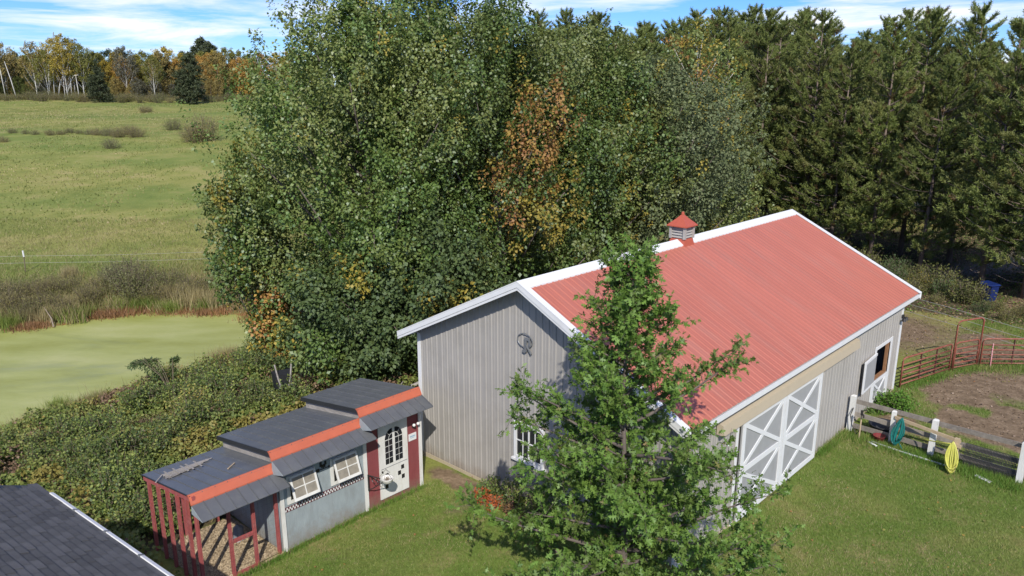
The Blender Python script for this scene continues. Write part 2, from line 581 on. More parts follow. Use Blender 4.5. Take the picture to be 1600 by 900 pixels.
POND = np.array([(-60, -5), (-34, 6), (-26, 15.5), (-19.2, 25.6), (-17.2, 28.6), (-15.2, 31.2), (-13.2, 33.6), (-11.4, 35.2), (-10.2, 37.0), (-11.5, 39.0),
                 (-14.5, 40.4), (-16.3, 40.7), (-18.5, 41.3), (-21.0, 41.4), (-22.8, 40.0), (-24.5, 38.8), (-27.0, 37.8), (-34, 38.5), (-50, 42), (-80, 40), (-80, -5)], float)


def pond_d(x, y):
    """Signed distance to the pond's edge, positive outside."""
    x, y = np.asarray(x, float), np.asarray(y, float)
    best = np.full(x.shape, 1e9)
    inside = np.zeros(x.shape, bool)
    n = len(POND)
    for i in range(n):
        ax, ay = POND[i]
        bx, by = POND[(i + 1) % n]
        t = np.clip(((x - ax) * (bx - ax) + (y - ay) * (by - ay)) / ((bx - ax) ** 2 + (by - ay) ** 2), 0, 1)
        d = np.hypot(x - ax - t * (bx - ax), y - ay - t * (by - ay))
        best = np.minimum(best, d)
        c = ((ay > y) != (by > y)) & (x < (bx - ax) * (y - ay) / (by - ay + 1e-12) + ax)
        inside ^= c
    wob = (fbm(x * 0.9, y * 0.9, 55, 3) - 0.5) * 1.3
    return np.where(inside, -best, best) + wob


def uv_np(x, y):
    return (x - OX) * GX + (y - OY) * GY, -(x - OX) * GY + (y - OY) * GX


def ground_z(x, y):
    x, y = np.asarray(x, float), np.asarray(y, float)
    u, v = uv_np(x, y)
    d = pond_d(x, y)
    yard = -0.2 * sstep(u, 5, 2) - 0.05 * np.clip(1 - u, 0, 5) - 0.035 * np.clip(-v - 3.5, 0, 6) * sstep(u, 6, 1.5)
    yard = np.where(v > 9.5, yard * 0.3, yard)
    yard = yard + 0.02 * (fbm(x * 0.5, y * 0.5, 3, 3) - 0.5) * 2
    near = -1.72 + (yard + 1.72) * sstep(d, -0.5, 11)
    fl = np.interp(y, [36, 41, 50, 75, 110, 200, 420, 1500], [-1.6, -1.45, -0.9, 0.9, 4.0, 7.8, 10, 12])
    fr = np.interp(y, [36, 80, 200, 420, 1500], [0, 0.3, 6.5, 10, 12])
    xr = sstep(x, -10, 6)
    far = fl * (1 - xr) + fr * xr + (fbm(x * 0.06, y * 0.06, 9, 3) - 0.5) * 1.0 * sstep(y, 55, 120)
    w = sstep(y, 35, 42) * (1 - xr) + sstep(y, 40, 70) * xr
    h = near * (1 - w) + far * w
    h = np.where(d < 2.5, -1.74 + (h + 1.74) * sstep(d, 0.0, 2.5), h)
    return np.where(d < 0, np.maximum(-1.74 + d * 0.5, -2.6), h)


def gz(x, y):
    return float(ground_z(np.array([x]), np.array([y]))[0])


def dirt_amt(x, y):
    u, v = uv_np(x, y)
    n = fbm(x * 0.45, y * 0.45, 21, 4)
    a = sstep(v, 10.0, 11.4) * sstep(u, 8.7, 9.4) * sstep(n, 0.42, 0.58)
    patch = np.exp(-(((x - 19.5) / 4.2) ** 2 + ((y - 25.2) / 2.1) ** 2) * 1.2)
    patch2 = np.exp(-(((x - 16.8) / 4.4) ** 2 + ((y - 32.5) / 4.6) ** 2))
    a = np.clip(a * 0.75 + patch * 0.9 + patch2 * 0.75, 0, 1) * sstep(v, 9.8, 10.4)
    a = a * sstep(y, 46, 38)
    # worn strips along the barn and coop, patches in the lawn
    a = np.maximum(a, sstep(np.abs(v + 0.45), 0.6, 0.1) * sstep(u, 0.3, 1.5) * sstep(u, 6, 2) * 0.9)
    a = np.maximum(a, sstep(np.abs(u - 1.5), 0.28, 0.05) * sstep(v, -8, -7.4) * sstep(v, -0.9, -1.4) * 0.7)
    a = np.maximum(a, sstep(n, 0.62, 0.78) * 0.5 * sstep(v, 0, -1) * sstep(u, 1, 2))
    return a


def bank_amt(x, y):
    u, v = uv_np(x, y)
    left = np.where(v < 0, sstep(u, -0.9, -1.5), sstep(u, 0.4, -0.4))
    left = np.maximum(left, sstep(v, -7.5, -8.1) * sstep(u, 2.2, 1.2))
    right = sstep(x, 15, 17) * sstep((y - 35.5) + (x - 17.2) * 0.62, 0, 2.5) * sstep(y, 64, 50)
    return np.clip(left * sstep(y, 44, 38) + right, 0, 1)


def axis(parts):
    out = []
    for a, b, s in parts:
        out += list(np.arange(a, b, s))
    out.append(parts[-1][1])
    return np.array(out)


gx = axis([(-1800, -400, 200), (-400, -100, 15), (-100, -36, 2.5), (-36, 28, 0.28), (28, 60, 1.5), (60, 400, 15), (400, 1800, 200)])
gy = axis([(-300, -20, 40), (-20, 8, 2), (8, 46, 0.28), (46, 100, 1.0), (100, 260, 3.5), (260, 600, 20), (600, 2600, 200)])
XX, YY = np.meshgrid(gx, gy)
ZZ = ground_z(XX, YY)
nx, ny = len(gx), len(gy)
ii = np.arange((ny - 1) * (nx - 1))
r0, c0 = ii // (nx - 1), ii % (nx - 1)
F = np.stack([r0 * nx + c0, r0 * nx + c0 + 1, (r0 + 1) * nx + c0 + 1, (r0 + 1) * nx + c0], 1).astype(np.int32)
gme = bpy.data.meshes.new('ground')
gme.vertices.add(nx * ny)
gme.vertices.foreach_set('co', np.stack([XX.ravel(), YY.ravel(), ZZ.ravel()], 1).astype(np.float32).ravel())
gme.loops.add(F.size)
gme.loops.foreach_set('vertex_index', F.ravel())
gme.polygons.add(len(F))
gme.polygons.foreach_set('loop_start', np.arange(0, F.size, 4, dtype=np.int32))
gme.polygons.foreach_set('use_smooth', np.ones(len(F), bool))
gme.update(calc_edges=True)
dd = pond_d(XX, YY)
uu, vv = uv_np(XX, YY)
lawn = np.maximum(np.maximum(sstep(vv, 10.4, 9.8), 0) * sstep(uu, 1.0, 1.6) * sstep(vv, -40, -30), sstep(uu, 8, 9)) * sstep(YY, 64, 56)
drive = np.exp(-(((XX - 26.5) * 0.5 - (YY - 43.5)) / 1.6) ** 2) * sstep(XX, 21, 23)
wet = np.exp(-(np.clip(dd, 0, 9) / 1.1) ** 2)
for nm, arr in (('dirt', dirt_amt(XX, YY)), ('bank', bank_amt(XX, YY)), ('lawn', lawn), ('drive', drive), ('wet', wet)):
    at = gme.attributes.new(nm, 'FLOAT', 'POINT')
    at.data.foreach_set('value', arr.ravel().astype(np.float32))


def ground_mat():
    m, nt, out = new_mat('ground')
    L = nt.links
    p = nd(nt, 'ShaderNodeBsdfPrincipled', Roughness=0.95)
    p.inputs['Specular IOR Level'].default_value = 0.15
    tc = nt.nodes.new('ShaderNodeTexCoord')

    def noise(scale, det=6, rough=0.6, sx=1, sy=1):
        mp = nt.nodes.new('ShaderNodeMapping')
        mp.inputs['Scale'].default_value = (sx, sy, 1)
        L.new(tc.outputs['Object'], mp.inputs[0])
        n = nd(nt, 'ShaderNodeTexNoise', Scale=scale, Detail=det, Roughness=rough)
        L.new(mp.outputs[0], n.inputs['Vector'])
        return n.outputs['Fac']

    def ramp(f, stops):
        r = nt.nodes.new('ShaderNodeValToRGB')
        e = r.color_ramp.elements
        e[0].position, e[0].color = stops[0][0], c4(stops[0][1])
        e[1].position, e[1].color = stops[-1][0], c4(stops[-1][1])
        for pos, c in stops[1:-1]:
            q = e.new(pos)
            q.color = c4(c)
        L.new(f, r.inputs[0])
        return r.outputs[0]

    def mix(f, a, b):
        x = nd(nt, 'ShaderNodeMix', _data_type='RGBA')
        if isinstance(f, float):
            x.inputs['Factor'].default_value = f
        else:
            L.new(f, x.inputs['Factor'])
        L.new(a, x.inputs['A'])
        L.new(b, x.inputs['B'])
        return x.outputs['Result']

    def attr(n):
        a = nt.nodes.new('ShaderNodeAttribute')
        a.attribute_name = n
        return a.outputs['Fac']

    def sharpen(f, nz, lo=0.35, hi=0.65, k=0.5):
        a = nd(nt, 'ShaderNodeMath', _operation='MULTIPLY_ADD')
        L.new(nz, a.inputs[0])
        a.inputs[1].default_value = k
        s = nd(nt, 'ShaderNodeMath', _operation='ADD')
        L.new(f, s.inputs[0])
        s.inputs[1].default_value = -k / 2
        L.new(s.outputs[0], a.inputs[2])
        r = nd(nt, 'ShaderNodeMapRange')
        r.inputs['From Min'].default_value = lo
        r.inputs['From Max'].default_value = hi
        L.new(a.outputs[0], r.inputs['Value'])
        return r.outputs[0]

    fine = noise(9, 8, 0.75)
    big = noise(0.035, 6, 0.6, 0.6, 1.6)
    mid = noise(0.28, 7, 0.65)
    field_a = ramp(mid, [(0.3, (0.165, 0.185, 0.042)), (0.5, (0.24, 0.24, 0.065)), (0.7, (0.33, 0.28, 0.11))])
    field_b = ramp(mid, [(0.3, (0.12, 0.165, 0.034)), (0.55, (0.185, 0.215, 0.052)), (0.72, (0.27, 0.245, 0.085))])
    bf = ramp(big, [(0.42, (0, 0, 0)), (0.56, (1, 1, 1))])
    field = mix(bf, field_a, field_b)
    lawn_c = ramp(noise(0.8, 7, 0.7), [(0.3, (0.1, 0.155, 0.028)), (0.52, (0.145, 0.19, 0.04)), (0.7, (0.26, 0.22, 0.09))])
    dirt_c = ramp(noise(2.2, 9, 0.75), [(0.3, (0.11, 0.076, 0.044)), (0.5, (0.2, 0.142, 0.088)), (0.72, (0.33, 0.245, 0.16))])
    bank_c = ramp(noise(1.6, 8, 0.7), [(0.3, (0.05, 0.045, 0.025)), (0.55, (0.1, 0.085, 0.045)), (0.75, (0.19, 0.14, 0.08))])
    drive_c = ramp(fine, [(0.3, (0.22, 0.19, 0.16)), (0.7, (0.33, 0.29, 0.25))])
    rust_c = ramp(noise(0.6, 5), [(0.35, (0.26, 0.12, 0.045)), (0.55, (0.15, 0.14, 0.045)), (0.7, (0.12, 0.16, 0.03))])
    col = mix(attr('lawn'), field, lawn_c)
    col = mix(sharpen(attr('bank'), mid), col, bank_c)
    col = mix(sharpen(attr('wet'), mid), col, rust_c)
    col = mix(sharpen(attr('dirt'), noise(1.4, 8, 0.75)), col, dirt_c)
    col = mix(attr('drive'), col, drive_c)
    mr = nd(nt, 'ShaderNodeMapRange')
    mr.inputs['From Min'].default_value = 0.25
    mr.inputs['From Max'].default_value = 0.75
    mr.inputs['To Min'].default_value = 0.62
    mr.inputs['To Max'].default_value = 1.38
    L.new(fine, mr.inputs['Value'])
    vm = nd(nt, 'ShaderNodeVectorMath', _operation='SCALE')
    L.new(col, vm.inputs[0])
    L.new(mr.outputs[0], vm.inputs['Scale'])
    L.new(vm.outputs[0], p.inputs['Base Color'])
    b = nd(nt, 'ShaderNodeBump', Strength=0.8, Distance=0.06)
    L.new(noise(5, 9, 0.8), b.inputs['Height'])
    L.new(b.outputs[0], p.inputs['Normal'])
    L.new(p.outputs[0], out.inputs[0])
    return m


gme.materials.append(ground_mat())
g_ob = link('ground', gme)
g_ob['kind'] = 'structure'


def pond_mat():
    m, nt, out = new_mat('duckweed_water')
    L = nt.links
    p = nd(nt, 'ShaderNodeBsdfPrincipled', Roughness=0.5)
    tc = nt.nodes.new('ShaderNodeTexCoord')
    mp = nt.nodes.new('ShaderNodeMapping')
    mp.inputs['Scale'].default_value = (0.5, 1.4, 1)
    mp.inputs['Rotation'].default_value = (0, 0, 0.15)
    L.new(tc.outputs['Object'], mp.inputs[0])
    n = nd(nt, 'ShaderNodeTexNoise', Scale=0.35, Detail=9, Roughness=0.62)
    L.new(mp.outputs[0], n.inputs['Vector'])
    r = nt.nodes.new('ShaderNodeValToRGB')
    e = r.color_ramp.elements
    e[0].position, e[0].color = 0.3, (0.25, 0.26, 0.045, 1)
    e[1].position, e[1].color = 0.7, (0.4, 0.4, 0.15, 1)
    q = e.new(0.5)
    q.color = (0.325, 0.34, 0.095, 1)
    L.new(n.outputs['Fac'], r.inputs[0])
    n2 = nd(nt, 'ShaderNodeTexNoise', Scale=7, Detail=6, Roughness=0.8)
    L.new(mp.outputs[0], n2.inputs['Vector'])
    mr = nd(nt, 'ShaderNodeMapRange')
    mr.inputs['To Min'].default_value = 0.86
    mr.inputs['To Max'].default_value = 1.14
    L.new(n2.outputs['Fac'], mr.inputs['Value'])
    vm = nd(nt, 'ShaderNodeVectorMath', _operation='SCALE')
    L.new(r.outputs[0], vm.inputs[0])
    L.new(mr.outputs[0], vm.inputs['Scale'])
    n3 = nd(nt, 'ShaderNodeTexNoise', Scale=0.16, Detail=8, Roughness=0.68, Distortion=0.8)
    L.new(mp.outputs[0], n3.inputs['Vector'])
    m3 = nd(nt, 'ShaderNodeMapRange')
    m3.inputs['From Min'].default_value = 0.52
    m3.inputs['From Max'].default_value = 0.7
    m3.inputs['To Max'].default_value = 0.6
    L.new(n3.outputs['Fac'], m3.inputs['Value'])
    mx = nd(nt, 'ShaderNodeMix', _data_type='RGBA')
    L.new(m3.outputs[0], mx.inputs['Factor'])
    L.new(vm.outputs[0], mx.inputs['A'])
    mx.inputs['B'].default_value = (0.17, 0.19, 0.06, 1)
    L.new(mx.outputs['Result'], p.inputs['Base Color'])
    m4 = nd(nt, 'ShaderNodeMapRange')
    m4.inputs['From Min'].default_value = 0.56
    m4.inputs['From Max'].default_value = 0.75
    m4.inputs['To Min'].default_value = 0.55
    m4.inputs['To Max'].default_value = 0.15
    L.new(n3.outputs['Fac'], m4.inputs['Value'])
    L.new(m4.outputs[0], p.inputs['Roughness'])
    L.new(p.outputs[0], out.inputs[0])
    return m


mb = MB()
mb.quad((-82, -8, -1.8), (-6, -8, -1.8), (-6, 44, -1.8), (-82, 44, -1.8))
pw = mb.build('pond_water', pond_mat())
pw['kind'] = 'structure'

# ------------------------------------------------------------------ barn
BW, BL, WT = 8.75, 14.42, 3.66
RU, RZ, RS = 4.3, 5.875, 0.49          # ridge position, height and roof slope


def roof_z(u):
    return RZ - RS * abs(u - RU)


barn, bo = site_thing('barn', 'long grey ribbed metal barn with a red metal roof and white trim', 'barn', BW / 2, BL / 2, 0)


def ribbed(width, nribs, rib=0.019, minor=0.006):
    """Cross-section of a ribbed sheet: (along, out) points."""
    pts = [(0, 0)]
    p = width / nribs
    for k in range(nribs):
        c = (k + 0.5) * p
        pts += [(c - 0.038, 0), (c - 0.02, rib), (c + 0.02, rib), (c + 0.038, 0)]
        if k < nribs - 1:
            e = c + p / 2
            pts += [(e - 0.02, 0), (e - 0.012, minor), (e + 0.012, minor), (e + 0.02, 0)]
    pts.append((width, 0))
    return pts


def wall_sheet(parent, o, p0, du, out, width, z0, ztop, nribs=4, name='wall_panel', mat='siding'):
    """One sheet of siding; p0 its start (u, v), du its direction, out its outward side, ztop a function of (u, v)."""
    vs, fs = [], []
    for s, d in ribbed(width, nribs):
        u, v = p0[0] + du[0] * s + out[0] * d, p0[1] + du[1] * s + out[1] * d
        zt = ztop(p0[0] + du[0] * s, p0[1] + du[1] * s) if callable(ztop) else ztop
        vs += [(u, v, z0), (u, v, zt)]
    n = len(vs) // 2
    flip = du[0] * out[1] - du[1] * out[0] > 0
    for i in range(n - 1):
        q = (2 * i, 2 * i + 2, 2 * i + 3, 2 * i + 1)
        fs.append(q[::-1] if flip else q)
    m = MB(o)
    m.add(vs, fs)
    return m.build(name, M[mat], parent)


gab = lambda u, v: roof_z(u) - 0.06
npn = 10
for k in range(npn):
    w = BW / npn
    wall_sheet(barn, bo, (k * w, 0), (1, 0), (0, -1), w, -0.6, gab)
    wall_sheet(barn, bo, (k * w, BL), (1, 0), (0, 1), w, -0.6, gab)
for k in range(13):
    w = 12.0 / 13
    wall_sheet(barn, bo, (BW, k * w), (0, 1), (1, 0), w, -0.5, WT)
for k in range(2):
    wall_sheet(barn, bo, (BW, 12.0 + k * 0.75), (0, 1), (1, 0), 0.75, 2.12, WT, 3)
wall_sheet(barn, bo, (BW, 13.5), (0, 1), (1, 0), BL - 13.5, -0.5, WT)
for k in range(16):
    w = BL / 16
    wall_sheet(barn, bo, (0, k * w), (0, 1), (-1, 0), w, -0.9, WT)
# roof sheets: right slope then left slope
VL0, VL1 = -0.43, BL + 0.43
nrp = 17
for side in (1, -1):
    ue = BW + 0.34 if side == 1 else -0.34
    for k in range(nrp):
        w = (VL1 - VL0) / nrp
        vs, fs = [], []
        for s, d in ribbed(w, 4, 0.015, 0.003):
            v = VL0 + k * w + s
            vs += [(RU, v, RZ + d + 0.02), (ue, v, roof_z(ue) + d + 0.02)]
        n = len(vs) // 2
        for i in range(n - 1):
            q = (2 * i, 2 * i + 1, 2 * i + 3, 2 * i + 2)
            fs.append(q if side == 1 else q[::-1])
        m = MB(bo)
        m.add(vs, fs)
        m.build('roof_panel', M['roof_red'], barn)
# underside of the roof, one deck per slope
for side in (1, -1):
    ue = BW + 0.34 if side == 1 else -0.34
    m = MB(bo)
    a, b = (RU, RZ), (ue, roof_z(ue))
    m.hexa([(a[0], VL0 + .02, a[1] - 0.1), (a[0], VL1 - .02, a[1] - 0.1), (b[0], VL1 - .02, b[1] - 0.1), (b[0], VL0 + .02, b[1] - 0.1)][::-1 if side == 1 else 1],
           [(a[0], VL0 + .02, a[1]), (a[0], VL1 - .02, a[1]), (b[0], VL1 - .02, b[1]), (b[0], VL0 + .02, b[1])][::-1 if side == 1 else 1])
    m.build('soffit', M['siding'], barn)
# ridge cap
m = MB(bo)
for side in (1, -1):
    u1 = RU + side * 0.24
    z1 = roof_z(u1) + 0.055
    q = [(RU, VL0 - .04, RZ + 0.085), (u1, VL0 - .04, z1), (u1, VL1 + .04, z1), (RU, VL1 + .04, RZ + 0.085)]
    m.quad(*(q if side == 1 else q[::-1]))
    q = [(u1, VL0 - .04, z1), (u1, VL0 - .04, z1 - .04), (u1, VL1 + .04, z1 - .04), (u1, VL1 + .04, z1)]
    m.quad(*(q if side == 1 else q[::-1]))
m.build('ridge_cap', M['white_trim'], barn)
# rake boards on both gables: an upper strip over the sheet edge and a fascia below it
for vv_, sg in ((VL0, -1), (VL1, 1)):
    for side in (1, -1):
        ue = BW + 0.40 if side == 1 else -0.40
        for (dz0, dz1, d0, d1) in ((0.055, 0.085, -0.13, 0.05), (-0.075, 0.058, 0.0, 0.045), (-0.15, -0.08, -0.01, 0.03)):
            a0, a1 = vv_ + sg * d0, vv_ + sg * d1
            lo, hi = min(a0, a1), max(a0, a1)
            m = MB(bo)
            zr, ze = RZ, roof_z(ue)
            us = (RU, ue) if side == 1 else (ue, RU)
            zs = (zr, ze) if side == 1 else (ze, zr)
            m.hexa([(us[0], lo, zs[0] + dz0), (us[1], lo, zs[1] + dz0), (us[1], hi, zs[1] + dz0), (us[0], hi, zs[0] + dz0)],
                   [(us[0], lo, zs[0] + dz1), (us[1], lo, zs[1] + dz1), (us[1], hi, zs[1] + dz1), (us[0], hi, zs[0] + dz1)])
            m.build('rake_board', M['white_trim'], barn)
# eave trims
for side in (1, -1):
    ue = BW + 0.345 if side == 1 else -0.345
    m = MB(bo)
    m.box(min(ue, ue + side * .03), max(ue, ue + side * .03), VL0, VL1, roof_z(ue) - 0.13, roof_z(ue) - 0.01)
    m.build('eave_trim', M['white_trim'], barn)
# corner trims
for (u, v, su, sv) in ((0, 0, -1, -1), (BW, 0, 1, -1), (BW, BL, 1, 1), (0, BL, -1, 1)):
    m = MB(bo)
    m.box(min(u + su * .035, u - su * .1), max(u + su * .035, u - su * .1), min(v + sv * .035, v - sv * .035), max(v + sv * .035, v - sv * .035), -0.6, WT - 0.05)
    m.box(min(u + su * .037, u - su * .03), max(u + su * .037, u - su * .03), min(v + sv * .037, v - sv * .12), max(v + sv * .037, v - sv * .12), -0.6, WT - 0.052)
    m.build('corner_trim', M['white_trim'], barn)
# base board
m = MB(bo)
m.box(0.0, BW, -0.04, -0.028, -0.6, -0.1)
m.build('base_board', M['beige'], barn)
m = MB(bo)
m.box(BW + .028, BW + .04, 0, 12.0, -0.5, 0.07)
m.box(BW + .028, BW + .04, 13.5, BL, -0.5, 0.07)
m.build('base_board', M['beige'], barn)
# interior floor, painted near-black for the darkness behind the open half door
m = MB(bo)
m.box(0.1, BW - 0.1, 0.1, BL - 0.1, -0.3, 0.02)
m.build('floor', M['shade_black'], barn)

# track header over the sliding doors
m = MB(bo)
U0 = BW + 0.03
m.hexa([(U0, 1.39, 2.8), (U0 + .2, 1.39, 2.8), (U0 + .2, 9.8, 2.8), (U0, 9.8, 2.8)], [(U0, 1.39, 3.1), (U0 + .16, 1.39, 3.04), (U0 + .16, 9.8, 3.04), (U0, 9.8, 3.1)])
m.build('track_header', M['beige'], barn)


def board(m, a, b, w, u0, u1):
    """A flat board between two (v, z) points on a wall facing +u."""
    a, b = Vector((0, a[0], a[1])), Vector((0, b[0], b[1]))
    d = (b - a).normalized()
    n = Vector((0, -d.z, d.y)) * w / 2
    p = [a - n, b - n, b + n, a + n]
    lo = [(u0, q.y, q.z) for q in p]
    hi = [(u1, q.y, q.z) for q in p]
    m.add(lo + hi, [(0, 3, 2, 1), (4, 5, 6, 7), (0, 1, 5, 4), (1, 2, 6, 5), (2, 3, 7, 6), (3, 0, 4, 7)])


for leaf, (v0, v1) in enumerate(((2.56, 4.9), (4.93, 7.28))):
    z0, z1 = 0.06, 2.76
    ud = BW + 0.06
    m = MB(bo)
    m.box(ud, ud + 0.04, v0, v1, z0, z1)
    dr = m.build('sliding_door', M['door_grey'], barn)
    zm = (z0 + z1) / 2
    specs = [((v0 + .07, z0), (v0 + .07, z1), .14, .028), ((v1 - .07, z0), (v1 - .07, z1), .14, .028),
             ((v0 + .14, z1 - .07), (v1 - .14, z1 - .07), .14, .027), ((v0 + .14, z0 + .07), (v1 - .14, z0 + .07), .14, .027),
             ((v0 + .14, zm), (v1 - .14, zm), .14, .026),
             ((v0 + .16, z1 - .16), (v1 - .16, zm + .1), .11, .022), ((v1 - .16, z1 - .16), (v0 + .16, zm + .1), .11, .019),
             ((v0 + .16, zm - .1), (v1 - .16, z0 + .18), .11, .022), ((v1 - .16, zm - .1), (v0 + .16, z0 + .18), .11, .019)]
    for a, b, w, t in specs:
        m = MB(bo)
        board(m, a, b, w, ud + 0.041, ud + 0.041 + t)
        m.build('door_board', M['white_trim'], dr)
m = MB(bo)
m.box(BW + .03, BW + .06, 2.38, 2.46, 0.0, 2.78)
m.build('door_trim', M['white_trim'], barn)
# dutch door: white frame, lower leaf with its cross, upper leaf swung back against the wall
m = MB(bo)
m.box(BW + .03, BW + .055, 11.9, 12.02, 0.0, 2.22)
m.box(BW + .03, BW + .055, 13.42, 13.56, 0.0, 2.22)
m.box(BW + .03, BW + .057, 12.02, 13.42, 2.1, 2.21)
dfr = m.build('door_frame', M['white_trim'], barn)
m = MB(bo)
m.box(BW - .09, BW - .0, 13.33, 13.42, 0.05, 2.1)
m.box(BW - .12, BW + .02, 12.02, 13.30, 0.93, 1.0)
m.build('door_jamb', M['brown_wood'], barn)
m = MB(bo)
m.box(BW + .0, BW + .035, 12.03, 13.41, 0.05, 0.98)
lower = m.build('lower_door', M['door_grey'], barn)
for a, b, w, t in [((12.09, .06), (12.09, .97), .1, .025), ((13.35, .06), (13.35, .97), .1, .025), ((12.14, .92), (13.3, .92), .1, .024),
                   ((12.14, .11), (13.3, .11), .1, .024), ((12.16, .17), (13.28, .86), .08, .02), ((13.28, .17), (12.16, .86), .08, .017)]:
    m = MB(bo)
    board(m, a, b, w, BW + .036, BW + .036 + t)
    m.build('door_board', M['white_trim'], lower)
m = MB(bo)
m.box(BW + .1, BW + .3, 11.86, 12.7, -0.3, 0.02)
m.build('door_step', M['new_wood'], barn)
# the open leaf stands a few degrees off the wall
hz = 11.93
ang = math.radians(3)
hx, hv = math.sin(ang), -math.cos(ang)
m = MB(bo)


def leaf_pt(s, z, off):
    return (BW + .07 + hx * s + off * math.cos(ang), hz + hv * s + off * math.sin(ang), z)


def leaf_box(m, s0, s1, z0, z1, o0, o1):
    m.add([leaf_pt(s0, z0, o0), leaf_pt(s1, z0, o0), leaf_pt(s1, z0, o1), leaf_pt(s0, z0, o1), leaf_pt(s0, z1, o0), leaf_pt(s1, z1, o0), leaf_pt(s1, z1, o1), leaf_pt(s0, z1, o1)],
          [(0, 1, 2, 3), (4, 7, 6, 5), (0, 4, 5, 1), (1, 5, 6, 2), (2, 6, 7, 3), (3, 7, 4, 0)])


leaf_box(m, 0.02, 1.2, 1.0, 2.02, 0, .035)
up = m.build('upper_door', M['door_grey'], barn)
m = MB(bo)
leaf_box(m, 1.14, 1.22, 0.98, 2.04, -.01, .047)
leaf_box(m, 0.0, 1.14, 1.96, 2.04, -.01, .045)
leaf_box(m, 0.0, 1.14, 0.98, 1.05, -.01, .045)
m.build('door_edge', M['white_trim'], up)
m = MB(bo)
leaf_box(m, 1.225, 1.25, 0.9, 2.0, -.03, .0)
m.build('edge_shade_strip', M['iron'], up)  # dark strip added for the leaf's edge and the shadowed gap behind it
# window in the gable
m = MB(bo)
wu0, wu1, wz0, wz1 = 3.84, 4.86, 1.05, 2.1
for (a, b, c, d) in ((wu0, wu0 + .09, wz0, wz1), (wu1 - .09, wu1, wz0, wz1), (wu0 + .09, wu1 - .09, wz1 - .09, wz1), (wu0 + .09, wu1 - .09, wz0, wz0 + .09)):
    m.box(a, b, -.085, -.027, c, d)
win = m.build('window', M['white_trim'], barn)
m = MB(bo)
m.box(wu0 + .09, wu1 - .09, -.045, -.03, wz0 + .09, wz1 - .09)
m.build('pane', M['glass'], win)
m = MB(bo)
m.box((wu0 + wu1) / 2 - .02, (wu0 + wu1) / 2 + .02, -.07, -.046, wz0 + .09, wz1 - .09)
for q in (0.25, 0.75):
    uq = wu0 + .09 + (wu1 - wu0 - .18) * q
    m.box(uq - .01, uq + .01, -.062, -.046, wz0 + .09, wz1 - .09)
m.box(wu0 + .09, wu1 - .09, -.066, -.047, (wz0 + wz1) / 2 - .012, (wz0 + wz1) / 2 + .012)
m.build('muntin', M['white_trim'], win)
m = MB(bo)
m.box(wu0 - .06, wu1 + .06, -.12, -.027, wz0 - .06, wz0 - .003)
m.build('window_sill', M['white_trim'], win)
# metal emblem: an oval ring with an upright figure standing through it
m = MB(bo)
ring = []
for k in range(28):
    an = 2 * math.pi * k / 28
    ring.append((4.2 + .25 * math.cos(an), -.06, 4.34 + .18 * math.sin(an)))
m.tube(ring, 0.014, 5, closed=True)
m.box(4.19, 4.26, -.08, -.05, 4.05, 4.42)
m.box(4.26, 4.36, -.08, -.05, 4.36, 4.43)
m.box(4.33, 4.39, -.079, -.051, 4.22, 4.37)
m.beam((4.24, -.065, 4.24), (4.42, -.065, 4.03), .03, .05, (0, 1, 0))
m.box(4.12, 4.22, -.078, -.052, 4.02, 4.09)
m.build('emblem', M['grey_metal'], barn)
# corner light
m = MB(bo)
m.box(BW + .04, BW + .1, BL - .14, BL - .04, 2.7, 2.82)
m.lathe((BW + .14, BL - .2, 2.62), [(0.0, .12), (.05, .1), (.08, 0), (.0, 0)], 10)
m.lathe((BW + .14, BL + .02, 2.62), [(0.0, .12), (.05, .1), (.08, 0), (.0, 0)], 10)
m.build('corner_light', M['iron'], barn)
# cupola on the ridge
cu, cv, cs = RU, 6.95, 0.24
m = MB(bo)
m.hexa([(cu - cs - .1, cv - cs - .1, RZ - .34), (cu + cs + .1, cv - cs - .1, RZ - .34), (cu + cs + .1, cv + cs + .1, RZ - .34), (cu - cs - .1, cv + cs + .1, RZ - .34)],
       [(cu - cs, cv - cs, RZ + .1), (cu + cs, cv - cs, RZ + .1), (cu + cs, cv + cs, RZ + .1), (cu - cs, cv + cs, RZ + .1)])
cup = m.build('cupola', M['red_metal'], barn)
m = MB(bo)
m.box(cu - cs + .04, cu + cs - .04, cv - cs + .04, cv + cs - .04, RZ + .1, RZ + .46)
for a in (-1, 1):
    for b in (-1, 1):
        m.box(cu + a * cs - .04, cu + a * cs + .04, cv + b * cs - .04, cv + b * cs + .04, RZ + .101, RZ + .47)
m.build('cupola_body', M['siding'], cup)
for k in range(4):
    z = RZ + .13 + k * .085
    m = MB(bo)
    m.hexa([(cu - cs - .01, cv - cs - .01, z), (cu + cs + .01, cv - cs - .01, z), (cu + cs + .01, cv + cs + .01, z), (cu - cs - .01, cv + cs + .01, z)],
           [(cu - cs + .04, cv - cs + .04, z + .065), (cu + cs - .04, cv - cs + .04, z + .065), (cu + cs - .04, cv + cs - .04, z + .065), (cu - cs + .04, cv + cs - .04, z + .065)])
    m.build('louver', M['siding'], cup)
m = MB(bo)
e = cs + .1
zt = RZ + .47
base = [(cu - e, cv - e, zt), (cu + e, cv - e, zt), (cu + e, cv + e, zt), (cu - e, cv + e, zt)]
lip = [(p[0], p[1], zt + .03) for p in base]
t1 = [(cu - .14, cv - .14, zt + .22), (cu + .14, cv - .14, zt + .22), (cu + .14, cv + .14, zt + .22), (cu - .14, cv + .14, zt + .22)]
top = (cu, cv, zt + .38)
m.add(base + lip + t1 + [top], [(3, 2, 1, 0)] + [(i, (i + 1) % 4, 4 + (i + 1) % 4, 4 + i) for i in range(4)] +
      [(4 + i, 4 + (i + 1) % 4, 8 + (i + 1) % 4, 8 + i) for i in range(4)] + [(8 + i, 8 + (i + 1) % 4, 12) for i in range(4)])
